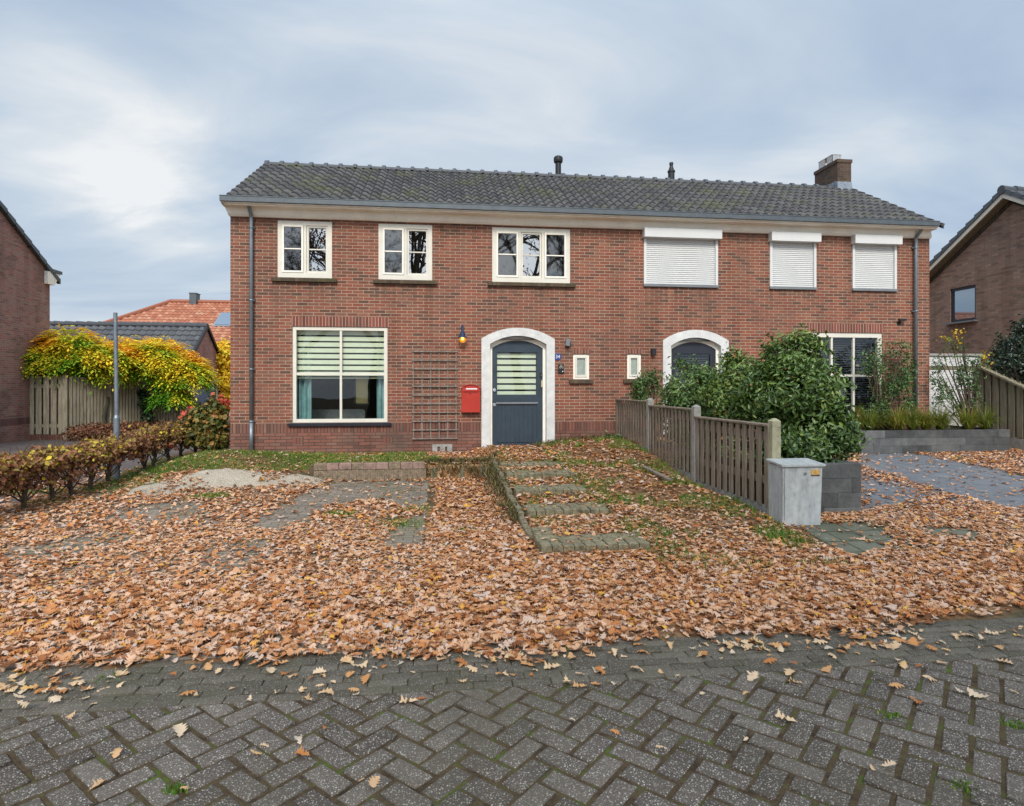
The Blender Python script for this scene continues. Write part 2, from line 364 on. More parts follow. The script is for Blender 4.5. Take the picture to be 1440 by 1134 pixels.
# band pavers: dirtier and smoother
t=NT('dirty_band_paver');a=t.n('ShaderNodeAttribute',attribute_name='rnd').outputs['Fac']
base=t.ramp(t.math('ADD',t.math('MULTIPLY',a,.4),t.math('MULTIPLY',t.noise(7,4,.65),.6)),[(.3,(.085,.074,.056)),(.55,(.120,.104,.082)),(.8,(.155,.135,.108))])
nf=t.noise(190,3,.7)
base=t.mix(.6,base,t.ramp(nf,[(.32,(.45,.45,.45)),(.68,(1.4,1.4,1.35))]),'MULTIPLY')
base=specks(130,.34,[(0,(.25,.24,.20)),(1,(.38,.36,.32))],base,.3)
base=t.mix(t.math('MULTIPLY',t.ramp(t.noise(3.5,4,.7),[(.5,(0,0,0)),(.66,(1,1,1))]),.38),base,(.065,.068,.03))
t.col(base).set(.85,0,.25);t.bump(nf,.006,.7);M['band']=t.m
# joints
t=NT('mossy_joint_soil');c=t.ramp(t.noise(6,5,.75),[(.34,(.06,.042,.028)),(.46,(.12,.085,.052)),(.54,(.145,.11,.06)),(.60,(.12,.14,.04)),(.70,(.13,.21,.035))])
c=t.mix(.6,c,t.ramp(t.noise(160,3,.7),[(.3,(.4,.4,.4)),(.7,(1.4,1.4,1.4))]),'MULTIPLY')
t.col(c).set(.95,0,.1);t.bump(t.noise(120,4,.7),.02,1);M['joint']=t.m
t=NT('grey_asphalt_paving');c=t.ramp(t.noise(4,5,.6),[(.3,(.12,.13,.145)),(.7,(.18,.19,.205))])
c=t.mix(.4,c,t.ramp(t.noise(200,3,.7),[(.3,(.4,.4,.4)),(.7,(1.5,1.5,1.5))]),'MULTIPLY');t.col(c).set(.8,0,.3);t.bump(t.noise(150,2,.6),.004);M['asphalt']=t.m
M['purple_pave']=brick_mat('neighbour_paving',[(.11,.09,.09),(.15,.12,.115),(.18,.15,.14)],(.06,.055,.045),bw=.21,rh=.105,dirt=(.10,.08,.06),dirtamt=.4)
LEAFSTOPS=[(0,(.10,.035,.012)),(.10,(.20,.075,.024)),(.22,(.38,.135,.043)),(.34,(.51,.20,.062)),(.46,(.51,.24,.105)),(.60,(.60,.34,.185)),(.78,(.66,.43,.29)),(.90,(.53,.41,.34)),(.96,(.62,.28,.045)),(1,(.74,.43,.07))]
M['leaf']=attr_mat('dry_oak_leaf',LEAFSTOPS,.65,.12,.3,.08,60)
M['leaf_obj']=attr_mat('dry_oak_leaf_single',[(0,(.34,.12,.035)),(.2,(.52,.23,.07)),(.4,(.56,.35,.18)),(.75,(.66,.48,.30)),(.9,(.52,.44,.35)),(1,(.68,.36,.06))],.65,.1,.3,.1,60,True)
M['grass']=attr_mat('grass_blade',[(0,(.09,.09,.03)),(.25,(.07,.15,.02)),(.6,(.13,.26,.03)),(.85,(.24,.30,.05)),(1,(.42,.33,.13))],.6,.25,.3)
M['weed']=attr_mat('dry_weed',[(0,(.05,.032,.02)),(.4,(.12,.08,.04)),(.65,(.12,.15,.035)),(.85,(.19,.16,.06)),(1,(.32,.25,.12))],.7,.2,.2)
M['laurel']=attr_mat('shrub_leaf',[(0,(.02,.05,.016)),(.35,(.060,.112,.026)),(.62,(.115,.20,.040)),(.82,(.22,.30,.06)),(.93,(.26,.27,.09)),(1,(.42,.17,.06))],.33,.15,.5,.06)
M['laurel2']=attr_mat('light_shrub_leaf',[(0,(.035,.07,.024)),(.35,(.08,.15,.038)),(.7,(.15,.25,.06)),(.88,(.24,.31,.11)),(1,(.40,.20,.08))],.35,.2,.5,.06)
M['vine']=attr_mat('climber_leaf',[(0,(.03,.07,.028)),(.4,(.065,.14,.042)),(.8,(.12,.23,.06)),(1,(.34,.19,.07))],.4,.2,.4,.06)
M['yellow']=attr_mat('yellow_leaf',[(0,(.55,.30,.02)),(1,(.75,.52,.04))],.5,.3,.3)
M['wist']=attr_mat('wisteria_leaf',[(0,(.07,.22,.02)),(.25,(.13,.36,.03)),(.42,(.30,.48,.035)),(.54,(.75,.68,.04)),(.80,(.95,.70,.05)),(1,(.88,.42,.03))],.5,.3,.3,.05)
M['hedge']=attr_mat('autumn_hedge_leaf',[(0,(.08,.042,.024)),(.25,(.20,.085,.045)),(.48,(.34,.145,.075)),(.62,(.24,.17,.06)),(.74,(.42,.32,.05)),(1,(.75,.55,.04))],.6,.2,.3,.05)
M['redshrub']=attr_mat('red_shrub_leaf',[(0,(.05,.07,.02)),(.35,(.13,.15,.035)),(.55,(.36,.20,.05)),(.72,(.48,.10,.045)),(1,(.60,.10,.07))],.5,.25,.3,.05)
M['holly']=attr_mat('dark_holly_leaf',[(0,(.012,.022,.014)),(.6,(.03,.055,.03)),(.95,(.07,.10,.05)),(1,(.3,.12,.04))],.3,.1,.5,.05)
M['sedge']=attr_mat('sedge_blade',[(0,(.06,.08,.015)),(.45,(.14,.18,.02)),(.8,(.27,.28,.04)),(1,(.40,.24,.06))],.5,.25,.3)
M['ivy']=attr_mat('ivy_leaf',[(0,(.015,.04,.015)),(1,(.05,.10,.035))],.4,.1,.4)

# ---------------- ground height
PXS=[-9.0,-6.86,-6.80,-5.50,-5.46,-4.43,-4.39,-3.40,-3.36,-2.63,-2.59,-1.75,-.6,0,3]
PZS=[0,.0,.055,.085,.135,.150,.200,.215,.268,.283,.318,.350,.385,.39,.39]
def Hn(x,y):
    x=np.asarray(x,float);y=np.asarray(y,float)
    # left: driveway, bed by the wall
    bed=(.345-.07*sst(-5.6,-3.9,x))*sst(-2.7,-.3,y)
    corner=bed*sst(-7.1,-5.9,x)+ (1-sst(-7.1,-5.9,x))*(.14*sst(-2.5,1.5,y))
    walled=np.where(y>-1.80,.245+.02*sst(-1.8,-.6,y)+.09*sst(-1.15,-.7,x)*sst(-1.2,-.2,y),0.0)
    left=np.where(x<-3.8,corner,walled)
    left=np.where(x<-7.3,.05*sst(-2,2,y),left)
    path=np.interp(y,PXS,PZS)
    hf=np.interp(y,[-8.2,-7.2,-6.3,-4.17,-2.24,-.8,0],[0,.03,.12,.21,.43,.57,.6])
    pramp=np.interp(y,[-8.0,-6.8,-5.5,-4.45,-3.4,-2.6,-1.7,0],[0,.05,.13,.19,.27,.32,.36,.42])
    s=sst(.30,2.0,x)
    east=np.where(x<.42,path,pramp*(1-s)+hf*s+.03*np.sin(x*3+y*2)*sst(.5,1,x)*sst(-7.5,-6,y))
    nb=hf*.9
    drv=.22*sst(-6,-1,y)
    h=np.where(x<-.62,left,np.where(x<2.1,east,np.where(x<3.38,nb,drv)))
    h=np.where(x>12.5,.15,h)
    h=np.where(y>0.5,np.minimum(h,.15),h)
    return np.where(y<-9.0,0,h)
def H(x,y): return float(Hn(x,y))
def ctr_poly(px): return px
# bare patches (photo-measured outlines, projected to the ground once)
def gpoly(pts,z=0): return [tuple(PZ(u,v,z)[:2]) for u,v in pts]
PATCH=[(gpoly([(440,690),(470,678),(606,678),(616,700),(598,735),(590,772),(540,770),(560,742),(604,716),(520,704),(462,712),(430,735),(385,748),(350,745),(400,712)]),.92),
 (gpoly([(0,775),(175,747),(190,764),(60,785),(0,795)]),.7),(gpoly([(175,714),(296,706),(262,736),(150,731)]),.8),
 (gpoly([(300,772),(372,757),(395,770),(330,805),(285,795)]),.6),
 (gpoly([(1210,646),(1260,643),(1330,655),(1445,672),(1445,712),(1400,702),(1330,688),(1262,672),(1212,662)],.1),.93),
 (gpoly([(1212,676),(1290,690),(1290,702),(1212,716)],.05),.8),
 (gpoly([(1150,752),(1190,746),(1258,766),(1215,790),(1172,778),(1125,757)]),.95),
 (gpoly([(1296,742),(1372,745),(1380,756),(1310,753)]),.85),(gpoly([(850,775),(752,775),(745,757),(880,757)],.07),.15)]
def inpoly(x,y,P):
    r=np.zeros(x.shape,bool);n=len(P);j=n-1
    for i in range(n):
        xi,yi=P[i];xj,yj=P[j]
        c=((yi>y)!=(yj>y))&(x<(xj-xi)*(y-yi)/(yj-yi+1e-12)+xi)
        r^=c;j=i
    return r
def vnoise(x,y,s,seed=0):
    # cheap smooth noise from summed sines
    return (np.sin(x*s*1.3+seed)+np.sin(y*s*1.7+1.3*seed+x*s*.6)+np.sin((x+y)*s*.9+2.1*seed)+np.sin((x-y)*s*2.3+.7*seed)*.6)/3.6
def sandz(x,y):
    a=.25*np.exp(-(((x+5.3)/.60)**2+((y+2.0)/.48)**2))+.22*np.exp(-(((x+4.25)/.85)**2+((y+1.95)/.42)**2))+.14*np.exp(-(((x+5.9)/.55)**2+((y+2.5)/.45)**2))
    return a*(1+.16*vnoise(x,y,3.3,4))+.014*vnoise(x,y,8,3)+.010*vnoise(x,y,17,7)+.006*vnoise(x,y,37,2)
def surf(x,y):
    h=Hn(x,y);ins=(x>-6.9)&(x<-3.1)&(y>-3.2)&(y<-.95)
    return np.where(ins,np.maximum(h,np.maximum(h*sst(-1.9,-.95,y),0)+sandz(x,y)-.055),h)
def leaf_density(x,y):
    d=np.ones(x.shape)
    jx=x+.10*vnoise(x,y,9,1);jy=y+.10*vnoise(x,y,8,4)
    for P,a in PATCH: d=np.where(inpoly(jx,jy,P),d*(1-a),d)
    edge=-8.95+.17*vnoise(x,y,1.9,2)+.10*vnoise(x,y,5.3,5)+np.where(x>.9,.22*sst(.9,2.6,x),0)
    d*=np.where(y>edge,1,.0)*np.clip(.22+(y-edge)*2.6,0,1)
    d*=1-.55*sst(-7.5,-6.3,y)*sst(.2,.8,x)*(x<2.2)            # grassy slope beside the steps
    for ys_ in (-6.83,-5.52,-4.45,-3.42,-2.65): d*=np.where((x>-.66)&(x<.42)&(y>ys_-.03)&(y<ys_+.42),.16+.5*np.clip(vnoise(x,y,6,3),0,1),1)
    d*=np.where((x>-.62)&(x<.42)&(y>-6.85),.75,1)
    d*=np.where((x<-1.8)&(y>-1.8)&(x>-3.8),.40,1)*np.where((x<=-3.8)&(y>-1.6),.35,1);sh=sandz(x,y);d*=np.where((sh>.09)&(x<-3.3),np.clip(.08+.8*vnoise(x,y,4.1,6),.03,.9),1)
    d*=np.where((x<-6.5),.55,1)
    d*=1-.25*np.clip(vnoise(x,y,1.2,9),0,1)
    return np.clip(d,0,1)
# ---------------- ground sheet
xs=np.unique(np.round(np.concatenate([[-160,-90,-50,-30,-22,-18],np.arange(-15,14.01,.16),[16,20,30,50,90,160],[-3.81,-3.79,-.64,-.60,2.09,2.11,3.36,3.39,.41,.43,-7.31,-7.29]]),3))
ys=np.unique(np.round(np.concatenate([[-80,-50,-30,-20,-15,-12],np.arange(-9.2,1.0,.12),[1.5,2,3,4,6,8,10,14,20,30,50,90,160],[-1.82,-1.79,.49,.51,-6.86,-6.80,-5.50,-5.46,-4.43,-4.39,-3.40,-3.36,-2.63,-2.59]]),3))
X,Y=np.meshgrid(xs,ys);Z=Hn(X,Y)-.001
Z=np.where(Y<-8.95,-.028,Z)
nx,ny=len(xs),len(ys);V=np.stack([X.ravel(),Y.ravel(),Z.ravel()],1)
i=np.arange(nx-1)[None,:]+np.arange(ny-1)[:,None]*nx;Q=np.stack([i,i+1,i+nx+1,i+nx],-1).reshape(-1,4)
g=np_mesh('ground',V,Q,M['soil'],smooth=False);tag(g,kind='structure')
a=g.data.attributes.new('litter','FLOAT','POINT');a.data.foreach_set('value',leaf_density(X,Y).ravel().astype(np.float32))
def sheet(name,x0,x1,y0,y1,mat,dz=.004,step=.2):
    xx=np.linspace(x0,x1,max(2,int((x1-x0)/step)));yy=np.linspace(y0,y1,max(2,int((y1-y0)/step)))
    X,Y=np.meshgrid(xx,yy);Z=Hn(X,Y)+dz;n=len(xx)
    V=np.stack([X.ravel(),Y.ravel(),Z.ravel()],1);i=np.arange(n-1)[None,:]+np.arange(len(yy)-1)[:,None]*n
    o=np_mesh(name,V,np.stack([i,i+1,i+n+1,i+n],-1).reshape(-1,4),mat)
    uv=o.data.uv_layers.new(name='UVMap');co=V[np.array([l.vertex_index for l in o.data.loops])][:,:2];uv.data.foreach_set('uv',co.astype(np.float32).ravel())
    return tag(o,kind='structure')
sheet('driveway',-6.9,-1.78,-8.8,-1.83,M['brick_ground'])
sheet('neighbour_driveway',3.42,12.4,-6.15,-.5,M['asphalt'])
sheet('pavement',2.2,12.4,-7.25,-6.17,M['paver_moss'])
sheet('left_driveway',-13.5,-7.35,-8.8,7.0,M['purple_pave'])
# ---------------- street: real pavers in herringbone, border band
jb=sheet('street_bed',-14,12,-16,-8.93,M['joint'],-.0065,.5)
def paver_template(L,W,h=.05,b=.006):
    x,y=L/2,W/2;vs=[];
    for k,(zz,ins) in enumerate(((-h,0),(-b,0),(-b*.25,b*.35),(0,b*1.1))):
        for sx,sy in((-1,-1),(1,-1),(1,1),(-1,1)): vs.append((sx*(x-ins),sy*(y-ins),zz))
    fs=[(12,13,14,15)]
    for k in range(3):
        for i in range(4): fs.append((k*4+i,k*4+(i+1)%4,(k+1)*4+(i+1)%4,(k+1)*4+i))
    return np.array(vs),np.array(fs)
def scatter_rigid(name,T,Fc,pos,rot,rnd,mat,kind='structure',tilt=None):
    n=len(pos);c,s=np.cos(rot),np.sin(rot)
    P=np.repeat(T[None],n,0)
    if tilt is not None:
        P=P.copy();P[:,:,2]+=P[:,:,0]*tilt[:,0:1]+P[:,:,1]*tilt[:,1:2]
    Xp=P[:,:,0]*c[:,None]-P[:,:,1]*s[:,None]+pos[:,0:1];Yp=P[:,:,0]*s[:,None]+P[:,:,1]*c[:,None]+pos[:,1:2];Zp=P[:,:,2]+pos[:,2:3]
    V=np.stack([Xp,Yp,Zp],-1).reshape(-1,3);Q=(Fc[None]+(np.arange(n)*len(T))[:,None,None]).reshape(-1,4)
    o=np_mesh(name,V,Q,mat,np.repeat(rnd,len(Fc)));tag(o,kind=kind);return o
L,W,J=.207,.096,.019;p=W+J   # herringbone module
pos=[];rot=[]
for i in range(-110,110):
    for j in range(-110,110):
        m=(i+j*1)%4
        # classic: cell (i,j) with (i-j)%4==0 starts a horizontal paver, ==... 
        d=(i-j)%4
        if d==0: cx,cy,a=(i+1)*p,(j+.5)*p,0.0
        elif d==3: cx,cy,a=(i+.5)*p,(j+1)*p-0*p,math.pi/2
        else: continue
        A=R(45);wx=cx*math.cos(A)-cy*math.sin(A)-1.0;wy=cx*math.sin(A)+cy*math.cos(A)-11.2
        if -8<wx<7 and -14.6<wy<-9.22: pos.append((wx,wy));rot.append(a+A)
pos=np.array(pos);n=len(pos);rot=np.array(rot)+rng.normal(0,.018,n)
zz=rng.normal(0,.0025,n);P3=np.c_[pos+rng.normal(0,.0025,(n,2)),zz]
T,Fc=paver_template(L,W)
rd_=scatter_rigid('road',T,Fc,P3,rot,rng.random(n),M['street'],tilt=rng.normal(0,.012,(n,2)))
import bmesh
bm=bmesh.new();bm.from_mesh(rd_.data);bmesh.ops.bisect_plane(bm,geom=bm.verts[:]+bm.edges[:]+bm.faces[:],plane_co=(0,-9.352,0),plane_no=(0,1,0),clear_outer=True)
bm.to_mesh(rd_.data);bm.free()
pos=[]
for r in range(7):
    yy=-9.308+r*.0785
    for k in range(90): pos.append((-9+k*.2125+(r*.37%1)*.2,yy+rng.normal(0,.0015),rng.normal(0,.0025)+.001))
pos=np.array(pos);T,Fc=paver_template(.207,.073,.05,.005);pos[:,2]+=.001
scatter_rigid('kerb_band',T,Fc,pos,rng.normal(0,.012,len(pos)),rng.random(len(pos)),M['band'],tilt=rng.normal(0,.006,(len(pos),2)))
# ---------------- oak leaf templates
def oak_template(seed,lod=0,length=.11):
    r=random.Random(seed)
    if lod==0: ts=[0,.08,.18,.28,.37,.47,.56,.66,.76,.86,.94,1];ws=[.012,.03,.16,.08,.27,.13,.36,.17,.34,.16,.15,0]
    elif lod==1: ts=[0,.15,.32,.45,.62,.78,1];ws=[.01,.1,.25,.13,.36,.2,0]
    else: ts=[0,.3,.65,1];ws=[.02,.22,.34,.0]
    a=r.uniform(-.6,.9);b=r.uniform(-.7,.9);cc=r.uniform(-.4,.4);wk=r.uniform(.75,1.15);tw=r.uniform(-.5,.5)
    V=[];
    for k,(t,w) in enumerate(zip(ts,ws)):
        y=(t-.5)*length;cx=cc*.25*length*math.sin(t*math.pi)
        for sd in(-1,0,1):
            ww=w*wk*length*(1+r.uniform(-.25,.25)) if sd else 0
            x=cx+sd*ww;yo=y+abs(sd)*w*length*.25
            z=a*x*x/length*3+b*(t-.5)**2*length*1.2+tw*x*(t-.5)+ (r.uniform(-.004,.004) if sd else 0)*length/.11
            V.append((x,yo,z))
    Fq=[]
    for k in range(len(ts)-1):
        o=k*3;Fq+=[(o,o+1,o+4,o+3),(o+1,o+2,o+5,o+4)]
    V=np.array(V);V[:,2]-=V[:,2].min();return V,np.array(Fq)
def rotmats(yaw,tx,ty):
    cz,sz=np.cos(yaw),np.sin(yaw);cx,sx=np.cos(tx),np.sin(tx);cy,sy=np.cos(ty),np.sin(ty)
    Z=np.zeros((len(yaw),3,3));Z[:,0,0]=cz;Z[:,0,1]=-sz;Z[:,1,0]=sz;Z[:,1,1]=cz;Z[:,2,2]=1
    Xm=np.zeros_like(Z);Xm[:,0,0]=1;Xm[:,1,1]=cx;Xm[:,1,2]=-sx;Xm[:,2,1]=sx;Xm[:,2,2]=cx
    Ym=np.zeros_like(Z);Ym[:,1,1]=1;Ym[:,0,0]=cy;Ym[:,0,2]=sy;Ym[:,2,0]=-sy;Ym[:,2,2]=cy
    return Z@Xm@Ym
def scatter_leaves(x,y,zoff,lod,scale,rnd):
    Vs=[];Fs=[];Rs=[];base=0;n=len(x);var=rng.integers(0,6,n)
    z=surf(x,y)+zoff
    M3=rotmats(rng.random(n)*6.283,rng.normal(0,.17,n),rng.normal(0,.17,n))
    for k in range(6):
        T,Fq=oak_template(k*7+3+lod,lod);id_=np.where(var==k)[0]
        if len(id_)==0: continue
        P=np.einsum('nij,kj->nki',M3[id_],T)*scale[id_][:,None,None]
        P[:,:,0]+=x[id_][:,None];P[:,:,1]+=y[id_][:,None];P[:,:,2]+=(z[id_]+.004)[:,None]
        Vs.append(P.reshape(-1,3));Fs.append((Fq[None]+(base+np.arange(len(id_))*len(T))[:,None,None]).reshape(-1,4))
        Rs.append(np.repeat(rnd[id_],len(Fq)));base+=len(id_)*len(T)
    return np.concatenate(Vs),np.concatenate(Fs),np.concatenate(Rs)
def sample(n,x0,x1,y0,y1):
    x=rng.uniform(x0,x1,n);y=rng.uniform(y0,y1,n);k=rng.random(n)<leaf_density(x,y)
    # cull far outside any plausible view
    d=y-CAM[1];lat=(x-CAM[0])*_c-d*_s;Zc=(x-CAM[0])*_s+d*_c
    k&=np.abs(lat)<Zc*.93+1.2
    # not inside things
    k&=~((x>1.98)&(x<3.42)&(y>-5.95)&(y<0))
    return x[k],y[k]
Vs=[];Fs=[];Rs=[];b=0
for (n,x0,x1,y0,y1,lod) in ((42000,-7,6,-9.2,-7.3,0),(46000,-9,9,-7.3,-5.2,1),(66000,-9,12.4,-5.2,-.05,2)):
    x,y=sample(n,x0,x1,y0,y1);m=len(x);sc=np.clip(rng.normal(.52,.19,m),.18,1.05)*(1.0 if lod<2 else 1.08)
    zo=rng.random(m)*.028
    v,f,r=scatter_leaves(x,y,zo,lod,sc,np.clip(rng.beta(1.6,1.3,m),0,1));Vs.append(v);Fs.append(f+b);Rs.append(r);b+=len(v)
lv=np_mesh('fallen_leaves',np.concatenate(Vs),np.concatenate(Fs),M['leaf'],np.concatenate(Rs))
tag(lv,'thick carpet of tan and orange fallen oak leaves over the driveway and slope','fallen leaves',kind='stuff')
# individual leaves on the street
tmpl=[]
for k in range(8):
    T,Fq=oak_template(90+k,0,.115)
    o=np_mesh('oak_leaf',T,Fq,M['leaf_obj']);me=o.data;bpy.data.objects.remove(o);tmpl.append(me)
cnt=0;cl=[(rng.uniform(-4.2,2.4),-8.98-abs(rng.normal(0,.16))) for _ in range(26)]
while cnt<290:
    if cnt<225:
        c_=cl[int(rng.integers(0,26))]
        if rng.random()<.6: x=c_[0]+rng.normal(0,.10);y=c_[1]+rng.normal(0,.05)
        else: x=rng.uniform(-4.4,2.6);y=-8.93-abs(rng.normal(0,.22))
    else: x=rng.uniform(-4.2,2.4);y=rng.uniform(-10.6,-9.2)
    d=y-CAM[1];lat=(x-CAM[0])*_c-d*_s;Zc=(x-CAM[0])*_s+d*_c
    if abs(lat)>Zc*.84: continue
    if y<-10.2 and rng.random()<.4: continue
    o=bpy.data.objects.new('oak_leaf',tmpl[cnt%8]);COL.objects.link(o)
    k=rng.uniform(.45,.9) if rng.random()<.55 else rng.uniform(.22,.5)
    o.location=(x,y,.004+.012*rng.random());o.rotation_euler=(rng.normal(0,.12),rng.normal(0,.12),rng.uniform(0,6.28));o.scale=(k,k,k)
    tag(o,'dry tan oak leaf lying loose on the grey street pavers','fallen leaf','fallen oak leaves lying loose on the street pavers');cnt+=1
# ---------------- grass & weeds
def blades(name,x,y,h,w,mat,rnd=None,lean=.35,z=None,parent=None,flat=False):
    n=len(x);z=Hn(x,y) if z is None else z
    ang=rng.random(n)*6.283;la=rng.random(n)*6.283;ln=np.abs(rng.normal(lean,.2,n))
    dx,dy=np.cos(ang)*w/2,np.sin(ang)*w/2;lx,ly=np.cos(la)*ln*h,np.sin(la)*ln*h
    V=np.zeros((n,5,3))
    V[:,0]=np.c_[x-dx,y-dy,z-.01];V[:,1]=np.c_[x+dx,y+dy,z-.01]
    V[:,2]=np.c_[x+dx*.8+lx*.35,y+dy*.8+ly*.35,z+h*.6];V[:,3]=np.c_[x-dx*.8+lx*.35,y-dy*.8+ly*.35,z+h*.6]
    V[:,4]=np.c_[x+lx,y+ly,z+h*(1-.3*ln)]
    b=np.arange(n)*5
    Q=np.concatenate([np.stack([b,b+1,b+2,b+3],1),np.stack([b+3,b+2,b+4,b+4],1)])
    # triangles as degenerate quads are avoided: build two meshes in one via tri split
    T=np.concatenate([np.stack([b,b+1,b+2],1),np.stack([b,b+2,b+3],1),np.stack([b+3,b+2,b+4],1)])
    r=rng.random(n) if rnd is None else rnd
    return np_mesh(name,V.reshape(-1,3),T,mat,np.tile(r,3),parent)
gx=[];gy=[];gh=[]
def addg(x,y,h): gx.append(x);gy.append(y);gh.append(h)
n=34000;x=rng.uniform(-7.0,-1.85,n);y=rng.uniform(-2.6,-.03,n)
k=((y>-1.75)|(x<-3.8))&~((x>-6.1)&(x<-3.3)&(y<-1.55+.15*vnoise(x,y,5,1)))&(rng.random(n)<.65+.5*vnoise(x,y,2.6,3))
k&=~((x<-6.2)&(y<-1.9)&(rng.random(n)<.5));addg(x[k],y[k],np.full(k.sum(),.055))
n=5500;x=rng.uniform(-7.3,-6.0,n);y=rng.uniform(-3.6,1.2,n);k=rng.random(n)<.3+.5*vnoise(x,y,2,8);addg(x[k],y[k],np.full(k.sum(),.05))
n=17000;x=rng.uniform(.35,2.05,n);y=rng.uniform(-7.6,-.05,n);k=vnoise(x,y,3.1,6)+.35*vnoise(x,y,9,2)>.12;addg(x[k],y[k],np.full(k.sum(),.06))
n=5200;x=rng.uniform(-.6,.42,n);y=rng.uniform(-6.8,-.3,n);k=vnoise(x,y,5,11)>.05;addg(x[k],y[k],np.full(k.sum(),.035))
n=5000;x=rng.uniform(-6,4,n);y=rng.uniform(-8.9,-1.9,n);k=vnoise(x,y,4.3,21)*.5+vnoise(x,y,11,5)*.5>.42;addg(x[k],y[k],np.full(k.sum(),.05))
for (u,v,sp,nn,hh) in ((297,697,.13,900,.05),(480,722,.10,350,.05),(560,735,.15,300,.06),(585,715,.12,220,.05),(470,670,.12,250,.07),(610,668,.07,220,.12),(15,690,.2,500,.06),(655,745,.06,60,.05),(1112,768,.12,150,.09),(990,690,.1,260,.08),(956,678,.06,220,.12),(1095,760,.1,250,.06),(360,660,.15,300,.05),(1215,640,.1,200,.06),(1350,660,.06,90,.05),(70,690,.2,400,.06),(205,670,.15,300,.06),(250,1100,.018,60,.02),(1255,1000,.03,60,.012),(790,905,.02,40,.02),(1428,1010,.03,60,.012),(1355,1095,.03,60,.012),(160,945,.05,60,.012)):
    p=PZ(u,v,.03);addg(rng.normal(p[0],sp,nn),rng.normal(p[1],sp*.8,nn),np.full(nn,hh))
x=np.concatenate(gx);y=np.concatenate(gy);h=np.concatenate(gh)*rng.uniform(.5,1.5,len(x))
o=blades('grass',x,y,h,.008,M['grass'],np.clip(rng.beta(2,2,len(x))+.12*vnoise(x,y,3,3),0,1));tag(o,'short green grass along the house wall, slope and paving gaps','grass',kind='stuff')
# joint moss tufts on street
n=2600;x=rng.uniform(-4,2.5,n);y=rng.uniform(-10.6,-9.0,n);k=vnoise(x,y,2.4,31)>.35;x,y=x[k],y[k]
# weedy bank between the brick stack and the steps
bx=[];by=[];bz=[];bh=[]
n=1500;x=rng.uniform(-1.85,-.6,n);y=rng.uniform(-1.9,-1.45,n);bx.append(x);by.append(y);bz.append(Hn(x,np.maximum(y,-1.75))-rng.random(n)*.22*(y<-1.72));bh.append(rng.uniform(.05,.2,n))
n=2600;y=rng.uniform(-5.6,-1.5,n);y=y[(vnoise(y,y*.3,3.1,4)+.35*rng.normal(0,1,len(y)))>-.1];n=len(y);x=-.70+.09*vnoise(y,y,2.3,8)+rng.normal(0,.09,n);t_=(y+5.6)/4.1;bx.append(x);by.append(y);bz.append(Hn(np.full(n,-.5),y)*rng.uniform(.3,1,n));bh.append(rng.uniform(.04,.15,n)*(.5+t_))
n=500;x=rng.uniform(.3,2.0,n);y=rng.uniform(-.5,-.05,n);bx.append(x);by.append(y);bz.append(Hn(x,y));bh.append(rng.uniform(.06,.2,n))
x=np.concatenate(bx);y=np.concatenate(by);z=np.concatenate(bz);h=np.concatenate(bh)
o=blades('weeds',x,y,h*.85,.012,M['weed'],lean=1.15,z=z);tag(o,'dry straggling weeds hanging over the bank beside the steps','weeds',kind='stuff')

# ---------------- generic foliage
def leaf_quads(C,N,size,rnd,asp=.42):
    """C centres, N normals -> folded 4-vertex+mid leaves"""
    n=len(C);N=N/np.linalg.norm(N,axis=1,keepdims=True)
    r=rng.normal(0,1,(n,3));A=np.cross(N,r);A/=np.linalg.norm(A,axis=1,keepdims=True);B=np.cross(N,A)
    s=size[:,None]
    V=np.zeros((n,6,3));fold=rng.uniform(.05,.3,n)[:,None]
    V[:,0]=C-A*s*.5;V[:,1]=C-A*s*.1+B*s*asp+N*s*fold;V[:,2]=C+A*s*.25+B*s*asp*.75+N*s*fold*.7
    V[:,3]=C+A*s*.55-N*s*.08;V[:,4]=C+A*s*.25-B*s*asp*.75+N*s*fold*.7;V[:,5]=C-A*s*.1-B*s*asp+N*s*fold
    b=np.arange(n)*6
    Q=np.concatenate([np.stack([b,b+1,b+2,b+3],1),np.stack([b,b+3,b+4,b+5],1)])
    return V.reshape(-1,3),Q,np.tile(rnd,2)
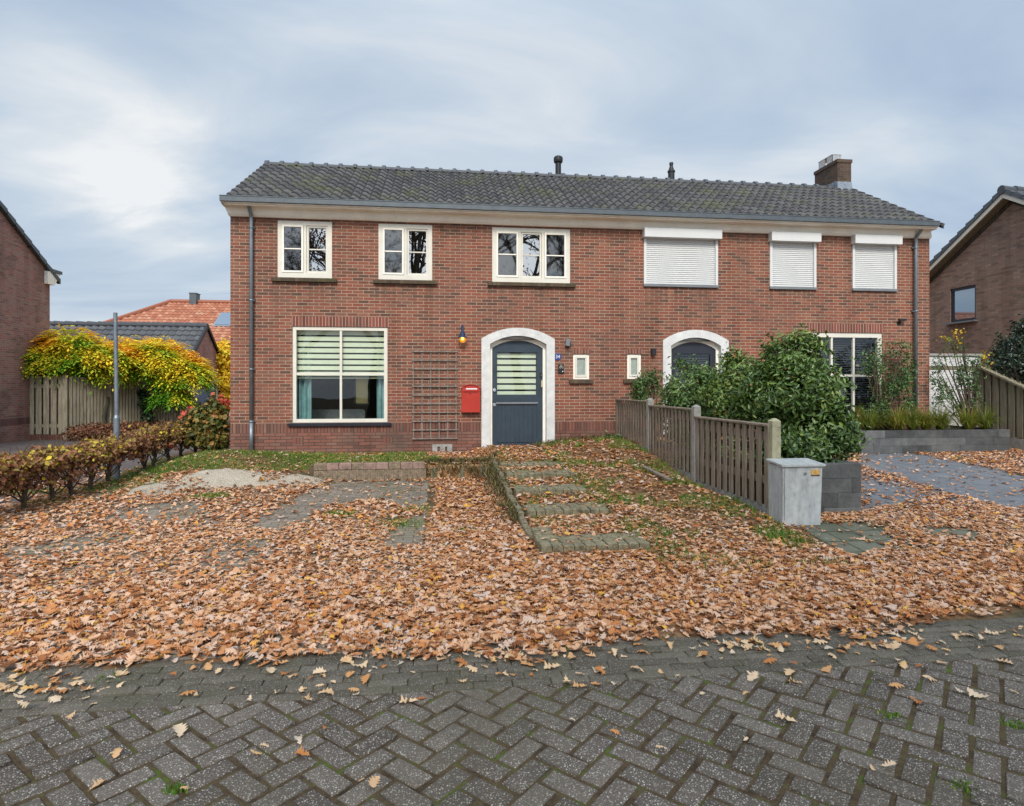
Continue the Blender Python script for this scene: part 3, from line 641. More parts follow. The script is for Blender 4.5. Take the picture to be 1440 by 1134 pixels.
def cloud(name,blobs,twigs,per,size,mat,parent=None,spread=.12,thr=-.25,up=.4,inner=.45,rfun=None,asp=.42,ns=4.0,xmin=None):
    Cs=[];Ns=[];Rn=[]
    tot=sum(b[3]*b[4]*b[5] for b in blobs)**1.0
    for bi,(cx,cy,cz,rx,ry,rz) in enumerate(blobs):
        m=int(twigs*(rx*ry*rz)/tot)
        d=rng.normal(0,1,(m,3));d/=np.linalg.norm(d,axis=1,keepdims=True)
        rad=rng.uniform(inner**2,1,m)**.5*(1+.10*vnoise(d[:,0]*3+d[:,2]*2,d[:,1]*3-d[:,2],1.8,bi))
        P=np.array([cx,cy,cz])+d*np.array([rx,ry,rz])*rad[:,None]
        nz=vnoise(P[:,0]+P[:,2]*.7,P[:,1]+P[:,2]*1.1,ns,bi+3)+.5*vnoise(P[:,2]*1.3+P[:,0],P[:,1]-P[:,2],ns*2.1,bi)
        k=nz>thr;P=P[k];d=d[k];m=len(P)
        tr=rng.random(m)
        off=rng.normal(0,1,(m,per,3))*spread*.55
        C=(P[:,None]+off).reshape(-1,3)
        N=(d[:,None]*.8+rng.normal(0,.6,(m,per,3))+np.array([0,0,up])).reshape(-1,3)
        Cs.append(C);Ns.append(N);Rn.append(np.clip(np.repeat(tr,per)*.55+rng.random(m*per)*.5-.03,0,1))
    C=np.concatenate(Cs);N=np.concatenate(Ns);rn=np.concatenate(Rn)
    if xmin is not None: k=C[:,0]>xmin;C,N,rn=C[k],N[k],rn[k]
    if rfun is not None: rn=rfun(C,rn)
    sz=size*rng.uniform(.6,1.25,len(C))
    V,Q,r=leaf_quads(C,N,sz,rn,asp);return np_mesh(name,V,Q,mat,r,parent)
def branches(mb,base,tips,r0=.02,wig=.06,n=5):
    base=Vector(base)
    for tp in tips:
        tp=Vector(tp);pts=[];
        for k in range(n+1):
            t=k/n;p=base.lerp(tp,t);p+=Vector((random.uniform(-wig,wig),random.uniform(-wig,wig),random.uniform(-wig,wig)*.5+wig*math.sin(t*3.1)))*(t>0)*(t<1)
            pts.append(p)
        mb.tube(pts,[max(r0*(1-.75*k/n),.003) for k in range(n+1)],6)
# ================= MAIN HOUSE
XL,XR=-5.653,9.375;ZE=4.94;ZB=-.05;RY,RZ=2.75,6.97;YB=5.5
house=empty('brick_house',(1.86,0,.3),'two storey red brick semi detached house with dark tiled roof and two arched doors','house')
def wall_y(mb,x0,x1,z0,z1,y,ops,depth=.1):
    xs=sorted({x0,x1,*[o[0] for o in ops],*[o[1] for o in ops]});zs=sorted({z0,z1,*[o[2] for o in ops],*[o[3] for o in ops]})
    xs=[a for a in xs if x0<=a<=x1];zs=[a for a in zs if z0<=a<=z1]
    for i in range(len(xs)-1):
        for j in range(len(zs)-1):
            mx,mz=(xs[i]+xs[i+1])/2,(zs[j]+zs[j+1])/2
            if any(o[0]<mx<o[1] and o[2]<mz<o[3] for o in ops): continue
            mb.add([(xs[i],y,zs[j]),(xs[i+1],y,zs[j]),(xs[i+1],y,zs[j+1]),(xs[i],y,zs[j+1])],[(0,1,2,3)])
    for a,b,c,d in ops:
        c2=max(c,z0);d2=min(d,z1)
        if d2<=c2: continue
        mb.add([(a,y,c2),(a,y+depth,c2),(a,y+depth,d2),(a,y,d2)],[(0,1,2,3)])
        mb.add([(b,y,c2),(b,y,d2),(b,y+depth,d2),(b,y+depth,c2)],[(0,1,2,3)])
        if z0<=d<=z1: mb.add([(a,y,d),(a,y+depth,d),(b,y+depth,d),(b,y,d)],[(0,1,2,3)])
        if z0<=c<=z1: mb.add([(a,y,c),(b,y,c),(b,y+depth,c),(a,y+depth,c)],[(0,1,2,3)])
UP=[(-4.77,-3.72,3.775,4.905),(-2.815,-1.735,3.775,4.905),(-.516,1.125,3.775,4.905)]
SH=[(2.709,4.357,3.765,4.90),(5.545,6.625,3.765,4.90),(7.487,8.553,3.765,4.90)]
LW=(-4.485,-2.631,.898,2.81);RW=(6.474,8.224,.886,2.81)
TW=[(1.185,1.535,1.77,2.30),(2.351,2.662,1.78,2.307)]
D1=(-.72,.775,.0,2.60);D2=(3.15,4.58,.0,2.60)
ops=UP+SH+[LW,RW]+TW+[D1,D2]
# arch zone above the doors is carried by the surround, so cut it too
ops_all=ops+[(-.45,.50,2.60,2.70),(3.40,4.33,2.60,2.70)]
mb=MB();wall_y(mb,XL,XR,.885,ZE+.08,0,ops_all)
# sides and gables
for X,dr in((XL,1),(XR,-1)):
    vs=[(X,0,ZB),(X,YB,ZB),(X,YB,ZE),(X,RY,RZ-.10),(X,0,ZE+.3)];mb.add(vs,[(4,3,2,1,0) if dr>0 else (0,1,2,3,4)])
# back wall with the rear window opening
_a=PY(498,570,5.28);_b=PY(520,530,5.28);RWIN=(_a.x,_b.x,_a.z,_b.z)
mbk=MB();wall_y(mbk,XL,XR,ZB,ZE+.3,YB,[RWIN],.0)
mb.v+=[];b=len(mb.v);mb.v+=mbk.v;mb.f+=[tuple(b+i for i in f) for f in mbk.f]
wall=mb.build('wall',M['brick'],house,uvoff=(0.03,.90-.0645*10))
for a_,b_ in((XL,D1[0]),(D1[1],D2[0]),(D2[1],XR)):
    mb=MB();wall_y(mb,a_,b_,ZB,.70,-.002,[]);mb.build('plinth',M['plinth'],house,uvoff=(.05,.70-.0645*9))
    mb=MB();wall_y(mb,a_,b_,.70,.885,-.001,[]);mb.build('soldier_course',M['soldier'],house,swap=True,uvoff=(0,.70-.02))
for (a,b_,zt) in ((LW[0],LW[1],2.81),(RW[0],RW[1],2.81),(TW[0][0],TW[0][1],2.30),(TW[1][0],TW[1][1],2.307)):
    hh=.2 if b_-a>1 else .10
    MB().box(a-.02,b_+.02,-.003,.02,zt+.002,zt+hh).build('lintel',M['lintel'],house,swap=True,uvoff=(a,zt-.02))
# weep brick groups in plinth (three upright bricks)
for xx in (-4.47,-2.72):
    MB().box(xx,xx+.2,-.005,.01,.475,.60).build('air_brick',M['soldier'],house,swap=True,uvoff=(xx,.45))
# vent block
a=PY(608,625,0);b=PY(636,637,0)
mb=MB();x0,x1,z1,z0=a.x,b.x,a.z,b.z-.05
mb.box(x0,x1,-.03,.01,z0,z0+.06);mb.box(x0,x1,-.03,.01,z1-.05,z1)
for k in(0,.38,.74): mb.box(x0+k*(x1-x0),x0+(k+.26)*(x1-x0),-.029,.01,z0+.061,z1-.051)
mb.box(x0,x1,.011,.012,z0,z1);vb=mb.build('vent_block',M['concrete'],house)
# ---- frames
def pane(parent,x0,x1,z0,z1,y,mat,name='pane'): return MB().add([(x0,y,z0),(x1,y,z0),(x1,y,z1),(x0,y,z1)],[(0,1,2,3)]).build(name,mat,parent)
def frame(mb,x0,x1,z0,z1,y0,y1,w,wb=None,bev=0):
    wb=wb or w
    mb.box(x0,x1,y0,y1,z1-w,z1);mb.box(x0,x1,y0,y1,z0,z0+wb);mb.box(x0,x0+w,y0,y1,z0+wb,z1-w);mb.box(x1-w,x1,y0,y1,z0+wb,z1-w)
    return w
def sash_window(x0,x1,z0,z1,n,screens,lab):
    mb=MB();frame(mb,x0+.003,x1-.003,z0+.003,z1-.003,.012,.09,.085,.10)
    iw=(x1-x0-.17)/n
    for k in range(1,n): mb.box(x0+.085+k*iw-.028,x0+.085+k*iw+.028,.014,.09,z0+.10,z1-.085)
    w=mb.build('window',M['white'],house);w['label']=lab
    for k in range(n):
        a=x0+.085+k*iw+(.028 if k else .0);b=x0+.085+(k+1)*iw-(.028 if k<n-1 else 0);c,d=z0+.10,z1-.085
        pj=k in screens
        sm=MB();yy=.0 if pj else .03
        frame(sm,a+.005,b-.005,c+.005,d-.005,yy,yy+.06,.034 if pj else .036)
        zm=(c+d)/2;sm.box(a+.047,b-.047,yy+.005,yy+.035,zm-.011,zm+.011)
        sm.build('sash',M['cream'] if pj else M['white'],w)
        pane(w,a+.04,b-.04,c+.04,d-.04,yy+.028,M['glass_dull'] if pj else M['glass'])
    return w
w1=sash_window(*UP[0],2,{0},'white framed upper window nearest the left downpipe');w2=sash_window(*UP[1],2,{0},'white framed two light upper window in the middle of the left half')
w3=sash_window(*UP[2],3,{0,2},'wide three light upper window above the blue door')
for (a,b_,c,d) in UP:
    MB().box(a-.10,b_+.10,-.075,.01,c-.085,c-.012,bev=.012).build('window_sill',M['sill_brick'],house,swap=True)
# dark rooms behind upper windows
def room(name,x0,x1,y0,y1,z0,z1,mat,front=None,back=None):
    mb=MB()
    mb.add([(x0,y0,z0),(x0,y1,z0),(x0,y1,z1),(x0,y0,z1)],[(0,1,2,3)]);mb.add([(x1,y0,z0),(x1,y1,z0),(x1,y1,z1),(x1,y0,z1)],[(3,2,1,0)])
    mb.add([(x0,y0,z0),(x1,y0,z0),(x1,y1,z0),(x0,y1,z0)],[(0,1,2,3)]);mb.add([(x0,y0,z1),(x1,y0,z1),(x1,y1,z1),(x0,y1,z1)],[(3,2,1,0)])
    wall_y(mb,x0,x1,z0,z1,y1,back or [],0);wall_y(mb,x0,x1,z0,z1,y0,front or [],0)
    return mb.build(name,mat,house)
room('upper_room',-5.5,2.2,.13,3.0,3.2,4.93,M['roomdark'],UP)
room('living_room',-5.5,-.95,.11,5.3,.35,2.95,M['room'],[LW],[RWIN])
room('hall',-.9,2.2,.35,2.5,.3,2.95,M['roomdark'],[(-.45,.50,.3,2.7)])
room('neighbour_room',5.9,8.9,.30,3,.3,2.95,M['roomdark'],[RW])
# ---- roller shutters
for k,(a,b_,c,d) in enumerate(SH):
    r=MB().box(a-.03,b_+.03,-.16,.0-.004,4.765,4.955,bev=.0)
    sh=r.build('roller_shutter',M['upvc'],house)
    sh['label']=('wide closed white roller shutter','narrow closed white roller shutter','closed white roller shutter beside the right downpipe')[k]
    MB().box(a,a+.055,-.03,.05,c+.03,4.762).box(b_-.055,b_,-.03,.05,c+.03,4.762).build('guide_rail',M['upvc'],sh)
    vs=[];fs=[];z=c+.03;ph=.043
    nsl=int((4.80-z)/ph)
    for i in range(nsl):
        zb=z+i*ph
        for yy,zz in((.022,zb),(.008,zb+.010),(.006,zb+.022),(.010,zb+.034),(.022,zb+.0405)):
            vs+=[(a+.056,yy,zz),(b_-.056,yy,zz)]
    for i in range(len(vs)//2-1): fs.append((2*i,2*i+1,2*i+3,2*i+2))
    MB().add(vs,fs).build('slat_curtain',M['upvc'],sh)
    MB().box(a-.01,b_+.01,-.05,.04,c-.025,c+.028).build('bottom_sill',M['grey_sill'],sh)
# ---- living-room window
def grid_window(o,cols,rows,mat,glass,w,lab,y0=.02):
    x0,x1,z0,z1=o;mb=MB();frame(mb,x0+.003,x1-.003,z0+.003,z1-.003,y0,y0+.08,w)
    for cxx in cols: mb.box(cxx-.022,cxx+.022,y0+.01,y0+.07,z0+w,z1-w)
    for rz in rows: mb.box(x0+w,x1-w,y0+.012,y0+.068,rz-.024,rz+.024)
    wd=mb.build('window',mat,house);wd['label']=lab
    xe=[x0+w]+cols+[x1-w];ze=[z0+w]+rows+[z1-w]
    for i in range(len(xe)-1):
        for j in range(len(ze)-1): pane(wd,xe[i],xe[i+1],ze[j],ze[j+1],y0+.04,glass)
    return wd
lw=grid_window(LW,[PY(479,540,0).x],[1.868],M['white'],M['glass_lo'],.068,'large white living room window with striped blind')
MB().box(LW[0]-.08,LW[1]+.08,-.06,.012,LW[2]-.065,LW[2]-.004,bev=.01).build('window_sill',M['tile_sill'],house)
rw=grid_window(RW,[PY(1171,520,0).x,PY(1202,520,0).x],[1.86],M['white'],M['glass_lo'],.10,'white six pane window partly hidden by climbing plants')
MB().box(RW[0]-.05,RW[1]+.05,-.05,.012,RW[2]-.06,RW[2]-.004).build('window_sill',M['tile_sill'],house)
# zebra blind, curtains, sofa, rear window inside
mb=MB();z=2.74;k=0
while z>1.80: mb.box(LW[0]+.02,LW[1]-.02,.155,.16,z-.084,z);z-=.118
mb.box(LW[0]+.02,LW[1]-.02,.15,.175,1.775,1.80);zb=mb.build('zebra_blind',M['blind'])
tag(zb,'cream zebra blind half lowered in the large living room window','window blind')
def curtain(x0,x1,z0,z1,y,mat,lab,cat='curtain'):
    n=40;vs=[];fs=[]
    for i in range(n+1):
        t=i/n;x=x0+(x1-x0)*t;yy=y+.035*math.sin(t*(x1-x0)*60)+.01*math.sin(t*19)
        vs+=[(x,yy,z0),(x,yy*1.0,z1)]
    for i in range(n): fs.append((2*i,2*i+2,2*i+3,2*i+1))
    return tag(MB().add(vs,fs).build('curtain',mat,None,smooth=True),lab,cat)
curtain(-4.47,-4.16,.5,2.85,.25,M['curtain'],'teal curtain gathered at the left of the living room window')
curtain(-2.87,-2.63,.5,2.85,.25,M['curtain'],'teal curtain gathered at the right of the living room window')
q=PY(520,560,4.9);curtain(-2.62,-2.42,.8,2.6,5.0,M['curtain_b'],'dark blue curtain beside the rear window inside the living room')
mb=MB();frame(mb,RWIN[0],RWIN[1],RWIN[2],RWIN[3],5.24,5.29,.05);rwf=mb.build('rear_window',M['white'],house)
MB().add([(RWIN[0],5.33,RWIN[2]),(RWIN[1],5.33,RWIN[2]),(RWIN[1],5.33,RWIN[3]),(RWIN[0],5.33,RWIN[3])],[(0,1,2,3)]).build('shade',attr_mat('sunlit_shade',[(0,(.7,.6,.25)),(1,(.7,.6,.25))],.8,.7),rwf)
so=empty('sofa',(-4.0,1.6,.4),'grey sofa behind the glass in the living room','sofa')
MB().box(-4.7,-3.2,1.3,2.1,.36,.78,bev=.05).build('seat',M['sofa'],so);MB().box(-4.7,-3.2,1.1,1.29,.36,1.12,bev=.05).build('backrest',M['sofa'],so)
# ---- small windows
for k,(a,b_,c,d) in enumerate(TW):
    mb=MB();frame(mb,a+.002,b_-.002,c+.002,d-.002,.03,.09,.045);mb2=MB();frame(mb2,a+.047,b_-.047,c+.047,d-.047,.015,.07,.04)
    w=mb.build('window',M['cream'],house);w['label']=('small cream framed window right of the blue door','small cream framed window left of the second door')[k]
    mb2.build('sash',M['white'],w);pane(w,a+.08,b_-.08,c+.08,d-.08,.05,M['frost'])
    MB().box(a-.09,b_+.07,-.06,.01,c-.085,c-.005,bev=.012).build('window_sill',M['sill_brick'],house,swap=True)
# ---- arched door surrounds
def arch(x0,x1,zs,zc,n=18):
    """points left->right along a segmental arch"""
    c=(x0+x1)/2;hw=(x1-x0)/2;s=zc-zs;Rr=(hw*hw+s*s)/(2*s);cz=zc-Rr;th=math.asin(hw/Rr)
    return [(c+Rr*math.sin(-th+2*th*i/n),cz+Rr*math.cos(-th+2*th*i/n)) for i in range(n+1)]
def band(mb,out,inn,y0,y1):
    n=len(out);vs=[]
    for (x,z) in out: vs+=[(x,y0,z)]
    for (x,z) in inn: vs+=[(x,y0,z)]
    for (x,z) in out: vs+=[(x,y1,z)]
    for (x,z) in inn: vs+=[(x,y1,z)]
    fs=[]
    for i in range(n-1):
        fs+=[(i,n+i,n+i+1,i+1),(n+i,3*n+i,3*n+i+1,n+i+1),(i,i+1,2*n+i+1,2*n+i),(2*n+i,2*n+i+1,3*n+i+1,3*n+i)]
    mb.add(vs,fs)
def outline(x0,x1,z0,zs,zc): return [(x0,z0)]+arch(x0,x1,zs,zc)+[(x1,z0)]
def fillpoly(mb,pts,y,flip=False):
    mb.add([(x,y,z) for x,z in pts],[tuple(range(len(pts)-1,-1,-1)) if not flip else tuple(range(len(pts)))])
def front_door(X0,X1,zb,door,doormat,glassmat,lab):
    iw=.175
    sur=MB();band(sur,outline(X0,X1,zb,2.60,2.83),outline(X0+iw,X1-iw,zb,2.49,2.665),-.03,.17)
    s=sur.build('door_surround',M['plaster'],house)
    fr=MB();a,b=X0+iw+.001,X1-iw-.001;band(fr,outline(a,b,zb+.03,2.487,2.663),outline(a+.055,b-.055,zb+.04,2.42,2.58),.10,.168);f=fr.build('door_frame',M['cream'],house)
    a2,b2=a+.057,b-.057
    d=MB();zg0,zg1=1.45,2.33
    g0,g1=a2+.10,b2-.12
    # leaf with a window opening: stiles, arched head, rail
    yd0,yd1=.125,.165
    leaf=outline(a2,b2,zb+.05,2.415,2.575)
    d.box(a2,g0,yd0,yd1,zb+.05,2.33);d.box(g1,b2,yd0,yd1,zb+.05,2.33)
    hp=[(a2,2.331)]+arch(a2,b2,2.415,2.575)+[(b2,2.331)];
    n=len(hp);d.add([(x,yd0,z) for x,z in hp],[tuple(range(n-1,-1,-1))])
    d.box(g0,g1,yd0,yd1,1.30,zg0)
    dm=d.build('door',doormat,house);dm['label']=lab
    # lower planks
    pk=MB();npk=9;w=(g1-g0)/npk
    for i in range(npk): pk.box(g0+i*w+.002,g0+(i+1)*w-.002,yd0+.008,yd1,zb+.15,1.25,bev=0)
    pk.box(g0,g1,yd0+.02,yd1-.002,zb+.15,1.25);pk.build('plank_panel',doormat,dm)
    MB().box(g0-.02,g1+.02,yd0-.03,yd1,1.255,1.295).build('drip_rail',M['grey_sill'],dm)
    MB().box(g0,g1,yd0,yd1,zb+.05,zb+.14).box(a2,b2,yd0-.025,yd0-.002,zb+.06,zb+.10).build('weather_bar',doormat,dm)
    pane(dm,g0,g1,zg0,zg1,yd0+.02,glassmat)
    return dm,(a2,b2,g0,g1,zg0,zg1)
dm,(a2,b2,g0,g1,zg0,zg1)=front_door(-.736,.79,.30,None,M['doorblue'],M['glass_lo'],'dark blue stable style front door with striped blind')
mb=MB();z=zg1-.02
while z>zg0+.03: mb.box(g0+.01,g1-.01,.19,.194,z-.092,z);z-=.132
tag(mb.build('door_blind',M['blind']),'cream striped blind behind the glass of the blue front door','window blind')
for zz,nm in((1.545,'door_knob'),(1.24,'lock')):
    MB().cyl((a2+.045,.125,zz),(a2+.045,.085,zz),.022,.03 if nm=='door_knob' else .022,14).cyl((a2+.045,.127,zz),(a2+.045,.12,zz),.035,.035,14).build(nm,M['chrome'],dm)
d2,(e2,f2,h0,h1,_,_)=front_door(3.13,4.60,.6,None,M['doordark'],M['glass_lo'],'dark arched front door behind the shrubs')
mb=MB()
for k in range(16): mb.box(h0+.02,h1-.02,.18,.195,1.47+k*.054,1.49+k*.054)
tag(mb.build('door_blind',M['venet']),'dark slatted blind in the glass of the second arched door','window blind')
mb=MB()
for k in range(34): mb.box(RW[0]+.1,RW[1]-.1,.19,.21,.97+k*.052,.99+k*.052)
tag(mb.build('venetian_blind',M['venet']),'dark venetian blind behind the six pane ground floor window','window blind')
# doorbell & escutcheon on the frame of door 1
q=PY(761,527,.1);bell=empty('doorbell',(q.x,.1,q.z),'dark doorbell fixed to the white frame of the blue door','doorbell')
MB().box(q.x-.018,q.x+.018,.07,.098,q.z-.035,q.z+.035,bev=.004).build('housing',M['black'],bell);MB().cyl((q.x,.07,q.z-.015),(q.x,.064,q.z-.015),.009).build('button',M['chrome'],bell)
q=PY(762,540,.1);MB().box(q.x-.017,q.x+.017,.085,.099,q.z-.07,q.z+.07).cyl((q.x,.085,q.z+.02),(q.x,.078,q.z+.02),.008).cyl((q.x,.085,q.z-.03),(q.x,.078,q.z-.03),.008).build('strike_plate',M['brass'],house)
# threshold
MB().box(-.55,.60,-.28,.12,.20,.385,bev=.01).build('threshold',M['cab_base'],house)
# ---- fascia, gutter, downpipes
prof=[(0.005,ZE-.002),(-.05,ZE),(-.085,4.98),(-.105,5.03),(-.12,5.085),(-.30,5.09),(-.30,5.112),(-.345,5.115),(-.345,5.135),(.005,5.135)]
vs=[];n=len(prof);EE=((XL-PY(308.5,288,-.39).x)/.37,(PY(1321.5,322,-.39).x-XR)/.37)
for sx in(0,1):
    for y,z in prof: e=max(-y,min(.30,(z-ZE)/.15*.30) if y<-.01 else 0)*EE[sx];vs.append((XL-.005-e if sx==0 else XR+.005+e,y,z))
MB().add(vs,[tuple(range(n)),tuple(range(2*n-1,n-1,-1))]+[((i+1)%n,i,n+i,n+(i+1)%n) for i in range(n)]).build('cornice',M['cream'],house)
gm=MB();gx0,gx1=PY(308.5,288,-.39).x,PY(1321.5,322,-.39).x
gm.box(gx0,gx1,-.395,-.385,5.137,5.235);gm.box(gx0,gx1,-.385,-.20,5.137,5.147);gm.box(gx0,gx0+.01,-.385,.02,5.148,5.232);gm.box(gx1-.01,gx1,-.385,.02,5.148,5.232)
gm.cyl((gx0,-.392,5.236),(gx1,-.392,5.236),.011,.011,8)
gut=gm.build('gutter',M['zinc_gut'],house)
def downpipe(x,zb,sgn):
    mb=MB();y=-.075
    mb.tube([(x-.0,-.25,5.14),(x,-.21,5.06),(x,-.10,4.97),(x,y,4.90),(x,y,4.7),(x,y,zb)],[.036]*6,14)
    zj=[4.72,3.3,1.95,.93];
    for z in zj: mb.cyl((x,y,z-.02),(x,y,z+.02),.042,.042,14);mb.box(x-.055,x+.055,-.05,.0,z-.012,z+.012)
    mb.cyl((x,y,zb),(x,y,.92),.041,.041,14)
    mb.build('downpipe',M['zinc'],house,smooth=True)
downpipe(-5.24,.3,1);downpipe(PY(1288,400,-.075).x,.6,1)
# ---- roof
def tile_roof(name,P0,A,U,width,length,tw,rh,mat,parent,amp=.030,lift=.042,ns=8,jit=.002):
    P0=np.array(P0,float);A=np.array(A,float);U=np.array(U,float);A/=np.linalg.norm(A);U/=np.linalg.norm(U);Nn=np.cross(A,U)
    if Nn[2]<0: Nn=-Nn
    nt=int(round(width/tw));tw=width/nt;nr=int(round(length/rh));rh=length/nr
    t=np.arange(nt*ns+1)/ns
    f=t-np.floor(t+.0)
    wave=amp*np.sin(2*np.pi*t)+amp*.25*np.sin(4*np.pi*t+.6)
    Vs=[];Qs=[];Rn=[];b=0;cols=len(t)
    for r in range(nr):
        ti=np.minimum(np.floor(t),nt-1).astype(int)
        j=rng.normal(0,jit,nt)[ti];ju=rng.normal(0,.004,nt)[ti]
        lo=P0+A*(t*tw)[:,None]+U*(r*rh-.02+ju)[:,None]+Nn*(wave+lift+j)[:,None]
        lb=lo-Nn*.032
        hi=P0+A*(t*tw)[:,None]+U*((r+1)*rh+.03)+Nn*(wave+.002)[:,None]
        Vs.append(np.concatenate([lb,lo,hi]))
        i=np.arange(cols-1)+b
        Qs.append(np.stack([i,i+1,i+cols+1,i+cols],1));Qs.append(np.stack([i+cols,i+cols+1,i+2*cols+1,i+2*cols],1))
        rr=rng.random(nt)[ti[:-1]];Rn+=[rr*.0,rr];b+=3*cols  # lip faces take the darkest tile tone: edge shadow put into the colour
    return np_mesh(name,np.concatenate(Vs),np.concatenate(Qs),mat,np.concatenate(Rn),parent,smooth=False)
slope=Vector((0,RY+.33,RZ-5.17));sl=slope.length
VX0,VX1=XL-.045,XR+.05
roof=tile_roof('roof',(VX0,-.33,5.165),(1,0,0),tuple(slope),VX1-VX0,sl,.195,.325,M['tile'],house)
tile_roof('roof',(VX0,2*RY+.33,5.165),(1,0,0),(0,-slope.y,slope.z),VX1-VX0,sl,.195,.325,M['tile'],house,ns=4)
MB().add([(VX0+.01,-.33,5.13),(VX1-.01,-.33,5.13),(VX1-.01,RY,RZ-.035),(VX0+.01,RY,RZ-.035),(VX0+.01,2*RY+.33,5.13),(VX1-.01,2*RY+.33,5.13)],[(0,1,2,3),(3,2,5,4)]).build('roof_deck',M['black'],house)
mb=MB();nrt=44;step=(VX1-VX0)/nrt
for k in range(nrt):
    x0=VX0+k*step;n=8;vs=[]
    for xx,rr in((x0-.02,.135),(x0+.06,.138),(x0+.075,.10),(x0+step+.0,.096)):
        for i in range(n+1):
            t=math.pi*i/n;vs.append((xx,RY-rr*math.cos(t),RZ-.045+rr*.85*math.sin(t)+random.uniform(-.001,.001)))
    fs=[]
    for r in range(3):
        for i in range(n): fs.append((r*(n+1)+i,r*(n+1)+i+1,(r+1)*(n+1)+i+1,(r+1)*(n+1)+i))
    fs.append(tuple(range(n,-1,-1)));fs.append(tuple(range(3*(n+1),4*(n+1))))
    mb.add(vs,fs)
rt=mb.build('ridge_tiles',M['tile_n'],roof,smooth=False)
at=rt.data.attributes.new('rnd','FLOAT','FACE');at.data.foreach_set('value',[.3+.3*random.random() for _ in rt.data.polygons])
# verge tiles at both ends: slim stepped pieces
for X in(VX0,VX1):
    mb=MB();nr=11
    for r in range(nr):
        a=r/nr;b=(r+1)/nr+.02;p0=Vector((X,-.33,5.165))+slope*a;p1=Vector((X,-.33,5.165))+slope*b
        for s in(-.012,.012):pass
        mb.add([(X-.014,p0.y,p0.z-.07),(X+.014,p0.y,p0.z-.07),(X+.014,p0.y,p0.z+.05),(X-.014,p0.y,p0.z+.05),(X-.014,p1.y,p1.z-.07),(X+.014,p1.y,p1.z-.07),(X+.014,p1.y,p1.z+.012),(X-.014,p1.y,p1.z+.012)],[(0,1,2,3),(7,6,5,4),(0,4,5,1),(1,5,6,2),(2,6,7,3),(3,7,4,0)])
    v=mb.build('verge_tiles',M['tile_n'],roof);at=v.data.attributes.new('rnd','FLOAT','FACE');at.data.foreach_set('value',[.2+.3*random.random() for _ in v.data.polygons])
# chimney
YC=2.5;c0=PY(1177,223,YC);c1=PY(1197.5,223,YC);yb=PX(1145,243,c0.x).y;zt=PY(1180,224,YC).z
mb=MB();mb.box(c0.x+.015,c1.x-.01,YC,yb,6.3,zt-.09);mb.box(c0.x-.005,c1.x+.012,YC-.02,yb+.02,zt-.089,zt)
ch=mb.build('chimney',M['brick_chim'],roof)
zf=PY(1190,256,YC).z
mb=MB();mb.add([(c0.x-.01,YC-.03,6.5),(c1.x+.03,YC-.05,6.5),(c1.x,YC-.01,zf),(c0.x+.01,YC-.01,zf)],[(0,1,2,3)])
for k in range(4):
    y0=YC-.01+k*(RY-YC+.2)/4;y1=y0+(RY-YC+.2)/4+.01;zz=zf+.0+.03*k
    mb.add([(c0.x+.008,y0,6.5),(c0.x+.008,y1,6.6),(c0.x+.008,y1,zz+.05-.03*k),(c0.x+.008,y0,zz-.02*k)],[(3,2,1,0)])
    mb.add([(c1.x-.004,y0,6.5),(c1.x-.004,y1,6.6),(c1.x-.004,y1,zz+.05),(c1.x-.004,y0,zz)],[(0,1,2,3)])
mb.build('flashing',M['lead'],ch)
k0=PX(1161,225,c0.x);cy=(YC+yb)/2;cxm=(c0.x+c1.x)/2
mb=MB();zc=zt+.21
for (xa,ya,xb,yb2) in((c0.x+.04,YC+.25,c1.x-.12,YC+.26),(c0.x+.04,YC+.25,c0.x+.05,YC+.48),(c0.x+.04,YC+.56,c0.x+.05,YC+.85),(c1.x-.13,YC+.26,c1.x-.12,YC+.85)): mb.box(xa,xb,ya,yb2,zt+.005,zc)
mb.box(c0.x+.03,c1.x-.11,YC+.24,YC+.86,zc,zc+.012)
mb.build('cowl',M['steel'],ch)
# flue pipes
q=PY(785,240,3.1);x=q.x;zt=PY(785,220,3.1).z
fl=MB().lathe((x,3.1,0),[(.075,6.3),(.075,zt-.17),(.11,zt-.165),(.12,zt-.12),(.12,zt-.05),(.105,zt-.02),(.07,zt),(.0,zt)],20).build('flue_pipe',M['black'],roof,smooth=False)
q=PY(944,250,3.1);zt=PY(944,229,3.1).z
MB().lathe((q.x,3.1,0),[(.085,6.3),(.085,zt-.27),(.10,zt-.26),(.10,zt-.22),(.075,zt-.2),(.045,zt-.10),(.045,zt-.06),(.055,zt-.05),(.05,zt),(0,zt)],20).build('flue_pipe',M['black'],roof)
# ---- things on the facade
q0=PY(580,493,-.03);q1=PY(643,618,-.03)
tr=empty('trellis',(-1.68,-.03,q1.z),'grey wooden lattice trellis fixed to the brick wall left of the red postbox','trellis')
for k in range(6):
    x=q0.x+.02+(q1.x-q0.x-.04)*k/5;MB().box(x-.012,x+.012,-.022,-.004,q1.z,q0.z).build('lath',M['lath'],tr)
for k in range(11):
    z=q1.z+.02+(q0.z-q1.z-.04)*k/10;MB().box(q0.x-.01,q1.x+.01,-.042,-.024,z-.012,z+.012).build('lath',M['lath'],tr)
